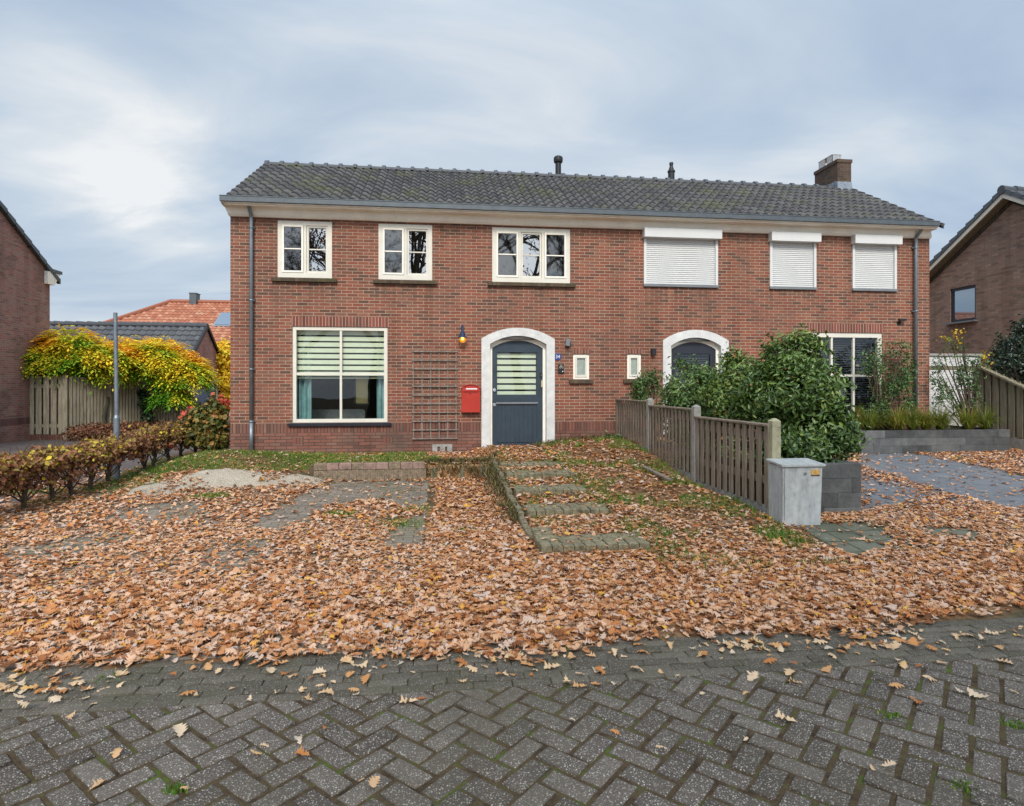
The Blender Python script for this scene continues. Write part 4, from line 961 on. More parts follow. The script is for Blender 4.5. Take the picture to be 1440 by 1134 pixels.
# postbox
q0=PY(649,541,-.12);q1=PY(675,580,-.12);x0,x1,z0,z1=q0.x,q1.x,q1.z,q0.z
pb=empty('postbox',((x0+x1)/2,-.06,z0),'red metal postbox with curved lid on the wall beside the arched door','postbox')
top=arch(x0,x1,z1-.07,z1,12);MB().prism_y([(x0,z0)]+[(x1,z0)][::-1]+top[::-1] if 0 else [(x0,z0),(x1,z0)]+top[::-1],-.125,-.004).build('body',M['red'],pb)
lid=arch(x0-.012,x1+.012,z1-.075,z1+.008,12);lidi=arch(x0+.0,x1-.0,z1-.085,z1-.002,12)
mb=MB();band(mb,lid,lidi,-.15,-.003);mb.box(x0+.02,x1-.02,-.15,-.127,z1-.14,z1-.06);mb.build('lid',M['red'],pb)
MB().box(x0+.09,x1-.06,-.153,-.1505,z1-.10,z1-.075).build('name_plate',M['whiteplate'],pb)
MB().cyl(((x0+x1)/2-.01,-.125,z1-.18),((x0+x1)/2-.01,-.135,z1-.18),.013).build('lock',M['black'],pb)
MB().prism_y([(x0+.01,z0-.012),(x1-.01,z0-.012),(x1-.01,z0-.001),(x0+.01,z0-.001)],-.115,-.006).build('base',M['black'],pb)
# blue wall lamp, lit
q=PY(650.5,475,-.16);x,z=q.x,q.z;yl=-.16
lp=empty('wall_lamp',(x,0,z),'blue enamelled wall lantern with a lit amber bulb above the postbox','wall lamp')
MB().tube([(x,-.01,z+.24),(x,-.06,z+.235),(x,-.11,z+.20),(x,yl,z+.10)],[.014,.014,.014,.02],10).box(x-.025,x+.025,-.02,-.002,z+.10,z+.27).build('bracket',M['bluemetal'],lp)
MB().lathe((x,yl,z),[(.02,.13),(.035,.115),(.055,.09),(.062,.03),(.10,.012),(.105,.0),(.06,.0)][::-1],20).build('lamp_shade',M['bluemetal'],lp)
MB().lathe((x,yl,z),[(.0,-.105),(.03,-.10),(.052,-.08),(.062,-.05),(.062,-.02),(.05,-.002)],20).build('glass_globe',M['amber'],lp,smooth=True)
MB().lathe((x,yl,z),[(.0,-.052),(.022,-.045),(.028,-.025),(.02,-.001)],14).build('bulb',M['core'],lp,smooth=True)
bpy.data.objects.remove(lp.children[2] if False else bpy.data.objects['glass_globe'])
t=NT('amber_glass');tr_=t.n('ShaderNodeBsdfTransparent');tr_.inputs[0].default_value=(1,.72,.25,1);em=t.n('ShaderNodeEmission');em.inputs[0].default_value=(1,.42,.05,1);em.inputs[1].default_value=.75
mx=t.n('ShaderNodeMixShader');mx.inputs[0].default_value=.6;t.l(tr_.outputs[0],mx.inputs[1]);t.l(em.outputs[0],mx.inputs[2]);t.l(mx.outputs[0],t.out.inputs[0])
MB().lathe((x,yl,z),[(.0,-.105),(.03,-.10),(.052,-.08),(.062,-.05),(.062,-.02),(.05,-.002)],20).build('glass_globe',t.m,lp,smooth=True)
# black box lamps / sensor
q=PY(799,482,-.06);lb=empty('security_lamp',(q.x,-.03,q.z),'dark outdoor lamp on the wall above the small window right of the blue door','wall lamp')
MB().box(q.x-.055,q.x+.035,-.10,-.003,q.z-.07,q.z+.07,bev=.015,tilt=(0,.12)).build('housing',M['grey_sill'],lb);MB().box(q.x+.02,q.x+.055,-.07,-.004,q.z-.065,q.z+.04,bev=.01).cyl((q.x+.0,-.05,q.z-.075),(q.x+.0,-.05,q.z-.10),.03,.025).build('sensor',M['black'],lb)
for u,v,l in((919,495,'small black box wall lamp left of the second arched door'),(1039,497,'small black box wall lamp right of the second arched door')):
    q=PY(u,v,-.05);e=empty('box_lamp',(q.x,-.03,q.z),l,'wall lamp','black box lamps flanking the second door')
    MB().box(q.x-.045,q.x+.045,-.10,-.004,q.z-.07,q.z+.07,bev=.006).build('housing',M['black'],e);MB().cyl((q.x,-.05,q.z-.072),(q.x,-.05,q.z-.064),.03).build('lens',M['whiteplate'],e)
q=PY(1269,451,-.06);e=empty('security_camera',(q.x,-.03,q.z),'small black camera on the brick wall near the right downpipe','camera')
MB().box(q.x-.10,q.x+.08,-.10,-.05,q.z-.01,q.z+.04,bev=.01).build('body',M['black'],e);MB().cyl((q.x-.04,-.05,q.z-.01),(q.x-.04,-.004,q.z-.06),.02).cyl((q.x-.04,-.012,q.z-.06),(q.x-.04,-.003,q.z-.06),.04).build('mount',M['black'],e)
def text_mesh(s,size,mat,parent,loc,name='digits'):
    cu=bpy.data.curves.new('t','FONT');cu.body=s;cu.size=size;cu.extrude=.001;cu.align_x='CENTER';cu.align_y='CENTER'
    o=bpy.data.objects.new('t',cu);COL.objects.link(o);dg=bpy.context.evaluated_depsgraph_get()
    me=bpy.data.meshes.new_from_object(o.evaluated_get(dg));bpy.data.objects.remove(o);bpy.data.curves.remove(cu)
    me.transform(Matrix.Translation(loc)@Matrix.Rotation(math.pi/2,4,'X'));me.materials.clear();me.materials.append(mat)
    o=bpy.data.objects.new(name,me);COL.objects.link(o);o.parent=parent;o.matrix_parent_inverse=parent_world(parent).inverted();return o
q=PY(784.5,502,-.02);e=empty('house_number',(q.x,-.01,q.z),'small round blue enamel house number 34 beside the arched door','number plate')
MB().cyl((q.x,-.004,q.z),(q.x,-.018,q.z),.075,.072,24).build('plate',M['glassblue'],e);text_mesh('34',.10,M['whiteplate'],e,(q.x,-.0195,q.z))
q=PY(789,519,-.02);e=empty('key_safe',(q.x,-.01,q.z),'small black box with pale round dials under the house number','key safe')
MB().box(q.x-.06,q.x+.06,-.03,-.003,q.z-.095,q.z+.095,bev=.006).build('body',M['black'],e)
for dx,dz in((-.02,.03),(.03,.03),(0,.065)):
    mb=MB();band(mb,[(q.x+dx+.022*math.cos(t),q.z+dz+.022*math.sin(t)) for t in np.linspace(0,6.283,17)],[(q.x+dx+.012*math.cos(t),q.z+dz+.012*math.sin(t)) for t in np.linspace(0,6.283,17)],-.0335,-.0305);mb.build('dial',M['concrete'],e)
MB().cyl((q.x+.03,-.03,q.z-.055),(q.x+.03,-.04,q.z-.055),.012).build('knob',M['whiteplate'],e)
# ================= LEFT NEIGHBOUR
XN=-13.6
pc=PX(70,400,XN);pe=PX(1,297,XN);yc=pc.y;ze=PX(62,382,XN).z-.05
slp=(pe.z-ze)/(yc-pe.y)
hl=empty('neighbour_house',(-18,yc-4,0),'brown brick gable house at the left edge of the street','house')
ap=yc-5.2;zap=ze+slp*5.2
MB().add([(XN,yc-10.4,-.2),(XN,yc,-.2),(XN,yc,ze),(XN,ap,zap),(XN,yc-10.4,ze)],[(0,1,2,3,4)]).add([(XN,yc,-.2),(-24,yc,-.2),(-24,yc,ze),(XN,yc,ze)],[(0,1,2,3)]).add([(XN,yc-10.4,-.2),(-24,yc-10.4,-.2),(-24,yc-10.4,ze),(XN,yc-10.4,ze)],[(3,2,1,0)]).build('wall',M['brick_left'],hl)
MB().box(XN-.01,XN+.003,yc-10.3,yc-.02,.52,.72).build('soldier_course',M['sol_left'],hl,swap=True)
d=Vector((0,5.55,-5.55*slp))
MB().add([(XN+.08,ap,zap+.02),(-24,ap,zap+.02),(-24,ap+d.y,zap+.02+d.z),(XN+.08,ap+d.y,zap+.02+d.z),(-24,ap-d.y,zap+.02+d.z),(XN+.08,ap-d.y,zap+.02+d.z)],[(0,1,2,3),(0,5,4,1)]).build('roof_deck',M['black'],hl)
rf=tile_roof('roof',(-24,ap+d.y,zap+.07+d.z),(1,0,0),(0,-d.y,-d.z),24+XN+.1,d.length,.3,.36,M['tile_n'],hl,ns=4,lift=.05)
tile_roof('roof',(-24,ap-d.y,zap+.07+d.z),(1,0,0),(0,d.y,-d.z),24+XN+.1,d.length,.3,.36,M['tile_n'],hl,ns=4,lift=.05)
mb=MB();nr=16
for r in range(nr):
    for sg in(1,-1):
        a0=r/nr;a1=(r+1.06)/nr;y0=ap+sg*d.y*(1-a0);z0=zap+.07+d.z*(1-a0);y1=ap+sg*d.y*(1-a1);z1=zap+.07+d.z*(1-a1)
        mb.add([(XN+.02,y0,z0-.08),(XN+.12,y0,z0-.08),(XN+.12,y0,z0+.075),(XN+.02,y0,z0+.075),(XN+.02,y1,z1-.08),(XN+.12,y1,z1-.08),(XN+.12,y1,z1+.03),(XN+.02,y1,z1+.03)],[(0,1,2,3),(7,6,5,4),(0,4,5,1),(1,5,6,2),(2,6,7,3),(3,7,4,0)])
v=mb.build('verge_tiles',M['zinc_gut'],rf)
g0_=PX(60,395,XN)
MB().prism_y  # (kept simple below)
pf=[(0,-.34),(.34,-.34),(.60,.0),(.60,.05),(.0,.05)]
vs=[];y0=yc-.12
for X in(XN+.10,-24):
    for a_,b_ in pf: vs.append((X,y0+a_*1.0-.15,ze+.02+b_))
n=len(pf);MB().add(vs,[tuple(range(n)),tuple(range(2*n-1,n-1,-1))]+[((i+1)%n,i,n+i,n+(i+1)%n) for i in range(n)]).build('cornice',M['cream'],hl)
MB().box(-24,XN+.13,yc-.1,yc+.42,ze+.075,ze+.17).build('gutter',M['zinc_gut'],hl)
# ================= RIGHT NEIGHBOUR
XQ=14.0
wa=PX(1423.8,278,XQ);fa=PY(1410.3,268.4,wa.y);ta=PY(1404.5,258,wa.y)
pl=PX(1308,392,XQ);sl2=(wa.z-pl.z)/(pl.y-wa.y);hw=4.6
hr=empty('neighbour_house',(19,wa.y,0),'dark brown brick house with steep gable and white verge at the right edge','house')
win=[PX(1336,407,XQ),PX(1372,451,XQ)]
wy0,wy1,wz0,wz1=win[1].y,win[0].y,PX(1372,450,XQ).z,win[0].z
# wall with opening (plane x=XQ)
mb=MB();ez=wa.z-sl2*hw
def wx(y,z): return (XQ,y,z)
ys_=[wa.y-hw,wy0,wy1,wa.y+hw]
def top(y): return wa.z-abs(y-wa.y)*sl2
P_=lambda l: mb.add([wx(*q) for q in l],[tuple(range(len(l)))])
P_([(wa.y+hw,-.2),(wy1,-.2),(wy1,top(wy1)),(wa.y+hw,ez)])
if wy0>wa.y: P_([(wy1,wz1),(wy0,wz1),(wy0,top(wy0)),(wy1,top(wy1))])
P_([(wy1,-.2),(wy0,-.2),(wy0,wz0),(wy1,wz0)])
P_([(wy0,-.2),(wa.y-hw,-.2),(wa.y-hw,ez),(wa.y,wa.z),(wy0,top(wy0))])
mb.add([(XQ,wy0,wz0),(XQ+.12,wy0,wz0),(XQ+.12,wy0,wz1),(XQ,wy0,wz1),(XQ,wy1,wz0),(XQ+.12,wy1,wz0),(XQ+.12,wy1,wz1),(XQ,wy1,wz1)],[(0,1,2,3),(7,6,5,4),(3,2,6,7)])
for yy in(wa.y-hw,wa.y+hw): mb.add([(XQ,yy,-.2),(24,yy,-.2),(24,yy,ez),(XQ,yy,ez)],[(0,1,2,3)])
mb.build('wall',M['brick_right'],hr)
mb=MB()
mb.box(XQ+.04,XQ+.10,wy0,wy0+.07,wz0,wz1);mb.box(XQ+.04,XQ+.10,wy1-.07,wy1,wz0,wz1);mb.box(XQ+.04,XQ+.10,wy0+.07,wy1-.07,wz1-.08,wz1);mb.box(XQ+.04,XQ+.10,wy0+.07,wy1-.07,wz0,wz0+.08)
wn=mb.build('window',M['doordark'],hr)
t=NT('mirror_glass');t.col((.30,.36,.42)).set(.03,.9,.8);M['mirror']=t.m
MB().add([(XQ+.07,wy0,wz0),(XQ+.07,wy1,wz0),(XQ+.07,wy1,wz1),(XQ+.07,wy0,wz1)],[(3,2,1,0)]).build('pane',M['mirror'],wn)
MB().box(XQ-.12,XQ+.04,wy0-.08,wy1+.08,wz0-.05,wz0-.003).build('window_sill',M['grey_sill'],wn)
ov=XQ-fa.x
def slab(name,x0,x1,dz0,dz1,mat,ext,parent=hr,inn=0):
    mb=MB()
    for sg in(1,-1):
        ya,yb_=wa.y+sg*inn,wa.y+sg*(hw+ext);za,zb_=wa.z-sl2*inn,wa.z-sl2*(hw+ext)
        mb.add([(x0,ya,za+dz0),(x1,ya,za+dz0),(x1,yb_,zb_+dz0),(x0,yb_,zb_+dz0),(x0,ya,za+dz1),(x1,ya,za+dz1),(x1,yb_,zb_+dz1),(x0,yb_,zb_+dz1)],[(0,1,2,3),(7,6,5,4),(0,4,5,1),(1,5,6,2),(2,6,7,3),(3,7,4,0)])
    return mb.build(name,mat,parent)
slab('soffit',XQ-ov+.03,XQ+.1,-.02,.06,M['wood_r'],.3)
slab('verge_board',XQ-ov-.01,XQ-ov+.025,-.02,.14,M['white'],.3)
slab('trim_board',XQ-.025,XQ-.003,-.16,-.025,M['bark'],.0)
slab('roof_deck',XQ-ov+.03,24,.062,.10,M['black'],.3)
ll=math.hypot(hw+.3,(hw+.3)*sl2)
r1=tile_roof('roof',(XQ-ov-.03,wa.y-hw-.3,wa.z+.17-sl2*(hw+.3)),(1,0,0),(0,1,sl2),24-XQ+ov,ll,.3,.36,M['tile_n'],hr,ns=4,lift=.06)
r2=tile_roof('roof',(XQ-ov-.03,wa.y+hw+.3,wa.z+.17-sl2*(hw+.3)),(1,0,0),(0,-1,sl2),24-XQ+ov,ll,.3,.36,M['tile_n'],hr,ns=4,lift=.06)
mb=MB();nr=17
for r in range(nr):
    for sg in(1,-1):
        D=hw+.3;a0=1-r/nr;a1=1-(r+1.05)/nr
        y0=wa.y+sg*D*a0;y1=wa.y+sg*D*a1;z0=wa.z+.17-sl2*D*a0;z1=wa.z+.17-sl2*D*a1;xa,xb=XQ-ov-.045,XQ-ov+.05
        mb.add([(xa,y0,z0-.06),(xb,y0,z0-.06),(xb,y0,z0+.10),(xa,y0,z0+.10),(xa,y1,z1-.06),(xb,y1,z1-.06),(xb,y1,z1+.04),(xa,y1,z1+.04)],[(0,1,2,3),(7,6,5,4),(0,4,5,1),(1,5,6,2),(2,6,7,3),(3,7,4,0)])
mb.build('verge_tiles',M['zinc_gut'],r1)
mb=MB();
for k in range(12): mb.cyl((XQ-ov-.06+k*.4,wa.y,wa.z+.20),(XQ-ov+.36+k*.4,wa.y,wa.z+.185),.12,.10,12)
mb.build('ridge_tiles',M['tile_n'],r1)
# white painted garden wall between the houses
q=PY(1309,580,1.6);q1=PY(1377,498,1.6)
ww=empty('white_wall',(11,1.7,.1),'white painted brick wall between the main house and the right neighbour','wall')
MB().box(9.5,q1.x+.05,1.6,1.8,0,q1.z-.06).build('brickwork',M['brick_white'],ww);MB().box(9.45,q1.x+.09,1.56,1.84,q1.z-.058,q1.z,bev=.01).build('coping',M['concrete'],ww)
# ================= GARAGE
XG=-10.5
ga=PX(290,458,XG);gb=PX(316,520,XG);gs=(ga.z-gb.z)/(gb.y-ga.y);hg=gb.y-ga.y
g_=empty('garage',(-14.5,ga.y,0),'low brick garage with grey tiled roof and blue side door behind the yellow tree','garage')
dq0=PX(274,582,XG);dq1=PX(306,535,XG)
mb=MB();P_=lambda l: mb.add([(XG,*q) for q in l],[tuple(range(len(l)))])
yA,yB=dq0.y,dq1.y;zt_=dq1.z
tp=lambda y: ga.z-.03-abs(y-ga.y)*gs
P_([(ga.y-hg,0),(yA,0),(yA,tp(yA)),(ga.y-hg,tp(ga.y-hg))] if yA<ga.y else [(ga.y-hg,0),(yA,0),(yA,tp(yA)),(ga.y,tp(ga.y)),(ga.y-hg,tp(ga.y-hg))])
P_([(yA,zt_),(yB,zt_),(yB,tp(yB)),(yA,tp(yA))] if yA>=ga.y else [(yA,zt_),(yB,zt_),(yB,tp(yB)),(ga.y,tp(ga.y)),(yA,tp(yA))])
P_([(yB,0),(ga.y+hg,0),(ga.y+hg,tp(ga.y+hg)),(yB,tp(yB))])
mb.add([(-21,ga.y-hg,0),(XG,ga.y-hg,0),(XG,ga.y-hg,tp(ga.y-hg)),(-21,ga.y-hg,tp(ga.y-hg))],[(0,1,2,3)])
mb.build('wall',M['brick_garage'],g_)
mb=MB();mb.box(XG-.06,XG+.02,yB-.10,yB-.001,0,zt_);mb.box(XG-.06,XG+.02,yA,yB-.101,zt_-.10,zt_-.001);mb.build('door_frame',M['cream'],g_)
dr=MB()
t=simple('faded_blue_door',(.085,.13,.23),.5,var=.1)
for k in range(9): dr.box(XG-.06,XG-.03+.003*(k%2),yA,yB-.10,k*(zt_-.1)/9,(k+1)*(zt_-.1)/9-.012)
dr.box(XG-.058,XG-.04,yA,yB-.1,0,zt_-.1);dr.build('door',t,g_)
LG=math.hypot(hg+.25,(hg+.25)*gs)
gr=tile_roof('roof',(-21,ga.y-hg-.25,ga.z-.03-gs*(hg+.25)),(1,0,0),(0,1,gs),21+XG+.08,LG,.26,.34,M['tile_n'],g_,ns=5,amp=.028)
tile_roof('roof',(-21,ga.y+hg+.25,ga.z-.03-gs*(hg+.25)),(1,0,0),(0,-1,gs),21+XG+.08,LG,.26,.34,M['tile_n'],g_,ns=4)
mb=MB()
for sg in(1,-1):
    y1=ga.y+sg*(hg+.25);z1=ga.z-.03-gs*(hg+.25);X0,X1=XG+.005,XG+.09
    mb.add([(X0,ga.y,ga.z-.10),(X1,ga.y,ga.z-.10),(X1,y1,z1-.08),(X0,y1,z1-.08),(X0,ga.y,ga.z+.04),(X1,ga.y,ga.z+.04),(X1,y1,z1+.05),(X0,y1,z1+.05)],[(0,1,2,3),(7,6,5,4),(0,4,5,1),(1,5,6,2),(2,6,7,3),(3,7,4,0)])
mb.build('verge_board',M['black'],gr)
mb=MB()
for k in range(27): mb.cyl((-21+k*.39,ga.y,ga.z+.0),(-20.58+k*.39,ga.y,ga.z-.012),.12,.10,10)
mb.build('ridge_tiles',M['tile_n'],gr)
# ================= ORANGE ROOFED HOUSE
YO=26.0
o0=PY(240,425,YO);ol=PY(192,454,YO);oe=PY(310,483,YO-4.2)
ho=empty('orange_roofed_house',(-14,YO,0),'distant house with weathered orange tiled hipped roof and skylight','house')
so_=(o0.z-oe.z)/4.2
hipdx=(o0.x-ol.x);hipdz=o0.z-ol.z
x_e=o0.x-hipdx/hipdz*(o0.z-oe.z)
rfo=tile_roof('roof',(x_e,YO-4.2,oe.z),(1,0,0),(0,1,so_),16,math.hypot(4.2,4.2*so_),.24,.34,M['tile_o'],ho,ns=4)
me=rfo.data
import bmesh
bm=bmesh.new();bm.from_mesh(me)
dl=[f for f in bm.faces if (f.calc_center_median().x-x_e)<(o0.x-x_e)*(f.calc_center_median().z-oe.z)/(o0.z-oe.z)]
bmesh.ops.delete(bm,geom=dl,context='FACES');bm.to_mesh(me);bm.free()
MB().add([(x_e,YO-4.2,oe.z),(o0.x,YO,o0.z),(x_e,YO+4.2,oe.z)],[(0,1,2)]).add([(x_e,YO+4.2,oe.z),(o0.x,YO,o0.z),(x_e+16,YO,o0.z),(x_e+16,YO+4.2,oe.z)],[(0,1,2,3)]).build('rear_roof',M['tile_o'],rfo)
mb=MB().cyl((o0.x,YO,o0.z+.04),(x_e+16,YO,o0.z+.04),.13,.13,8).cyl((o0.x,YO,o0.z+.04),(x_e,YO-4.2,oe.z+.04),.13,.13,8);rr_=mb.build('ridge_tiles',M['tile_o'],rfo)
MB().box(x_e+.4,x_e+15.6,YO-3.8,YO+3.8,0,oe.z).build('wall',M['brick_garage'],ho)
a=PY(269,432,YO);b=PY(278.5,413,YO);MB().box(a.x,b.x,YO-.3,YO+.3,a.z-.8,b.z-.05).box(a.x-.03,b.x+.03,YO-.33,YO+.33,b.z-.049,b.z).build('chimney',M['zinc_gut'],rfo)
# skylight on the slope
ys1=YO-1.0-.2;k0=PY(306,441,YO-1.3);k1=PY(325,456,YO-2.6)
def onroof(x,y,dz): return (x,y,oe.z+(y-(YO-4.2))*so_+dz)
sx0,sx1,sy0,sy1=PY(303,455,YO-2.4).x,PY(330,455,YO-2.4).x,YO-2.55,YO-1.3
mb=MB();f=[onroof(sx0,sy0,.09),onroof(sx1,sy0,.09),onroof(sx1,sy1,.09),onroof(sx0,sy1,.09)];g2=[onroof(sx0-.1,sy0-.1,.06),onroof(sx1+.1,sy0-.1,.06),onroof(sx1+.1,sy1+.1,.06),onroof(sx0-.1,sy1+.1,.06)]
sk=MB().add(g2,[(0,1,2,3)]).build('skylight',M['lead'],rfo);MB().add(f,[(0,1,2,3)]).build('pane',M['mirror'],sk)

# ================= LEFT FENCE
def board_panel(mb,p0,p1,z0,z1,n,gap=.03,th=.02,two=True,jit=.01):
    p0=Vector(p0);p1=Vector(p1);d=(p1-p0);L=d.length;d/=L;nn=Vector((d.y,-d.x,0))
    w=(L-gap*(n-1))/n
    for k in range(n):
        a=p0+d*(k*(w+gap));b=a+d*w
        zz0=z0(k/n) if callable(z0) else z0;zz1=z1(k/n) if callable(z1) else z1
        zz0+=random.uniform(-jit,jit);zt=zz1+random.uniform(-jit,jit)*.3;oo=nn*random.uniform(.0,.004)
        mb.add([tuple(Vector((q.x,q.y,z))+oo) for q,z in ((a,zz0),(b,zz0),(b,zt),(a,zt))]+[tuple(Vector((q.x,q.y,z))+oo-nn*th) for q,z in ((a,zz0),(b,zz0),(b,zt),(a,zt))],[(0,1,2,3),(7,6,5,4),(0,4,5,1),(1,5,6,2),(2,6,7,3),(3,7,4,0)])
    return mb
YF=7.2
fa_=PY(29,612,YF);fb_=PY(95,612,YF)
fl=empty('wooden_fence',(fb_.x,YF,.1),'weathered greenish vertical board fence under the yellow flowering climber','fence')
zt=PY(60,529,YF).z;zb=PY(60,611,YF).z
board_panel(MB(),(fa_.x,YF,0),(fb_.x-.1,YF,0),zb,zt,6,.05).build('board_panel',M['wood_l'],fl)
MB().box(fa_.x,fb_.x-.1,YF+.02,YF+.05,zb+.2,zb+.3).box(fa_.x,fb_.x-.1,YF+.02,YF+.05,zt-.35,zt-.25).build('rail',M['wood_l'],fl)
MB().box(fa_.x-.1,fb_.x,YF-.02,YF+.15,-.05,zb-.01).build('brick_footing',M['soldier'],fl,swap=True)
for p in(fa_.x,fb_.x-.05): MB().box(p-.05,p+.06,YF-.05,YF+.06,0,zt+.04,bev=.015).build('post',M['wood_l'],fl)
r_=ray(252,600);tt=(10.25-CAM[1])/r_[1];fe=Vector((CAM[0]+tt*r_[0],10.25,0));fs_=Vector((fb_.x+.06,YF,0))
for k in range(3):
    a=fs_.lerp(fe,k/3);b=fs_.lerp(fe,(k+1)/3)
    board_panel(MB(),a,b.lerp(a,.02),.02,zt-.02,12,.03).build('board_panel',M['wood_l'],fl)
    MB().box(b.x-.05,b.x+.05,b.y-.05,b.y+.05,0,zt+.05,bev=.015).build('post',M['wood_l'],fl)
# ================= MIDDLE FENCE
XF=2.15
pts=[(868,565),(914,560.5),(979,569.5)]
yp=[PX(868,565,XF).y,PX(914,560,XF).y,PX(979,570,XF).y,-6.05]
zp=[PX(868,566,XF).z,PX(914,560,XF).z+.0,PX(979,569.5,XF).z,PX(1094,589,XF).z]
mf=empty('garden_fence',(XF,-3,.3),'weathered grey board fence with concrete posts stepping down the slope','fence')
for k in range(4):
    w=.05 if k else .03;zb=H(1.9,yp[k])-.2
    top_=zp[k]
    mb=MB().box(XF-w,XF+w,yp[k]-w,yp[k]+w,zb,top_-.03).add([(XF-w,yp[k]-w,top_-.03),(XF+w,yp[k]-w,top_-.03),(XF+w,yp[k]+w,top_-.03),(XF-w,yp[k]+w,top_-.03),(XF-w*.3,yp[k]-w*.3,top_),(XF+w*.3,yp[k]-w*.3,top_),(XF+w*.3,yp[k]+w*.3,top_),(XF-w*.3,yp[k]+w*.3,top_)],[(0,1,5,4),(1,2,6,5),(2,3,7,6),(3,0,4,7),(4,5,6,7)])
    mb.build('post',M['concrete2'] if k==3 else M['concrete'],mf)
pan=[(-.02,yp[0]+.03,PX(862,566,XF).z,5,.25),(yp[0]-.03,yp[1]+.05,PX(890,564.5,XF).z,13,.25),(yp[1]-.05,yp[2]+.05,PX(945,574.5,XF).z,13,.20),(yp[2]-.05,yp[3]+.05,PX(1035,594.5,XF).z,12,.16)]
for y0,y1,zt,n,cl in pan:
    if n==5: n=2
    zb0,zb1=H(1.9,y0)+.02,H(1.9,y1)+.02
    if y1<-3: zb0=zb1=H(1.9,y1)+.10
    z0f=lambda t,zb0=zb0,zb1=zb1: min(zb0+(zb1-zb0)*t,zb0)
    mb=board_panel(MB(),(XF-.035,y0,0),(XF-.035,y1,0),z0f,zt,n,.074,th=.014,jit=.03)
    mb.build('board_panel',M['wood_old'],mf)
    mb=MB();zlo=min(zb0,zb1)
    for zr in(zt-.16,zlo+.25): mb.box(XF-.014,XF+.008,y1,y0,zr,zr+.09)
    mb.build('rail',M['wood_old'],mf);MB().box(XF-.055,XF+.05,y1,y0,zt+.003,zt+.028,bev=.006).build('cap_rail',M['wood_old'],mf)
    MB().box(XF-.02,XF+.02,y1,y0,zlo-.35,zlo-.005).build('base_plate',M['concrete'],mf)
# plank lying on the slope
p0=PZ(905,663,.27);p1=PZ(943,681,.22)
pk=empty('loose_plank',tuple((p0+p1)/2),'thin grey plank lying among the leaves on the slope','plank')
d=(p1-p0);d.z=0;nn=Vector((-d.y,d.x,0)).normalized()*.03
z0=H(p0.x,p0.y)+.05;z1=H(p1.x,p1.y)+.05
a,b=Vector((p0.x,p0.y,z0)),Vector((p1.x,p1.y,z1));up=Vector((0,0,.022))
MB().add([a-nn,b-nn,b+nn,a+nn,a-nn+up,b-nn+up,b+nn+up,a+nn+up],[(0,3,2,1),(4,5,6,7),(0,1,5,4),(1,2,6,5),(2,3,7,6),(3,0,4,7)]).build('board',M['lath'],pk)
bpy.data.objects['board'].name='plank_board'
# ================= RIGHT FENCE
XR2=10.95
rfn=empty('side_fence',(XR2,-1,.3),'brown vertical board fence with sloping top rail behind the long planter','fence')
ta_=PX(1375,515,XR2);tb_=PX(1440,545,XR2);sr=(tb_.z-ta_.z)/(tb_.y-ta_.y)
yy0,yy1=ta_.y,-2.1
board_panel(MB(),(XR2,yy0,0),(XR2,yy1,0),.50,lambda t:ta_.z+sr*(yy1-yy0)*t-.03,13,.06).build('board_panel',M['wood_r'],rfn)
board_panel(MB(),(XR2+.06,yy0-.08,0),(XR2+.06,yy1-.08,0),.50,lambda t:ta_.z+sr*(yy1-yy0)*t-.04,13,.06).build('board_panel',M['wood_r'],rfn)
ze_=ta_.z+sr*(yy1-yy0)
MB().add([(XR2-.05,yy0,ta_.z-.03),(XR2+.09,yy0,ta_.z-.03),(XR2+.09,yy1,ze_-.03),(XR2-.05,yy1,ze_-.03),(XR2-.05,yy0,ta_.z+.02),(XR2+.09,yy0,ta_.z+.02),(XR2+.09,yy1,ze_+.02),(XR2-.05,yy1,ze_+.02)],[(0,1,2,3),(7,6,5,4),(0,4,5,1),(1,5,6,2),(2,6,7,3),(3,7,4,0)]).build('cap_rail',M['wood_r'],rfn)
MB().box(XR2-.05,XR2+.05,yy0-.02,yy0+.08,.2,ta_.z).build('post',M['wood_r'],rfn)
MB().box(XR2-.02,XR2+.08,yy1,yy0,.1,.48).build('base_plate',M['concrete'],rfn)
MB().box(9.42,XR2-.06,yy0,yy0+.06,ta_.z-.10,ta_.z).build('cross_beam',M['wood_r'],rfn)
# ================= BLOCK PLANTERS
def blk(mb,par):
    o=mb.build('block_wall',M['blockf'],par);n=len(o.data.polygons);rr=np.repeat(rng.random(n//10+1),10)[:n]
    a=o.data.attributes.new('rnd','FLOAT','FACE');a.data.foreach_set('value',rr.astype(np.float32));return o
def block_wall(mb,p0,p1,z0,rows,bh,th,bl=.6,off=0):
    p0=Vector(p0);p1=Vector(p1);d=p1-p0;L=d.length;d/=L;ang=math.atan2(d.y,d.x)
    for r in range(rows):
        s=-((r%2)*bl*.5+off*r)%bl-bl
        while s<L:
            a=max(s,0);b=min(s+bl-.004,L)
            if b-a>.03:
                j=random.uniform(-.002,.002);c=p0+d*((a+b)/2)
                mb.box(c.x-(b-a)/2,c.x+(b-a)/2,c.y-th/2+j,c.y+th/2+j,z0+r*bh+.001,z0+(r+1)*bh-.003,rz=ang,c=(c.x,c.y,z0),bev=.006)
            s+=bl
t=NT('dark_block_face');n=t.noise(4,5,.7);n2=t.noise(50,4,.7);
a=t.n('ShaderNodeAttribute',attribute_name='rnd').outputs['Fac'];c=t.ramp(t.math('ADD',t.math('ADD',t.math('MULTIPLY',n,.45),t.math('MULTIPLY',n2,.3)),t.math('MULTIPLY',a,.25)),[(.3,(.036,.037,.037)),(.5,(.085,.086,.085)),(.7,(.16,.16,.155))]);t.col(c).set(.85,0,.3);t.bump(n2,.006);M['blockf']=t.m
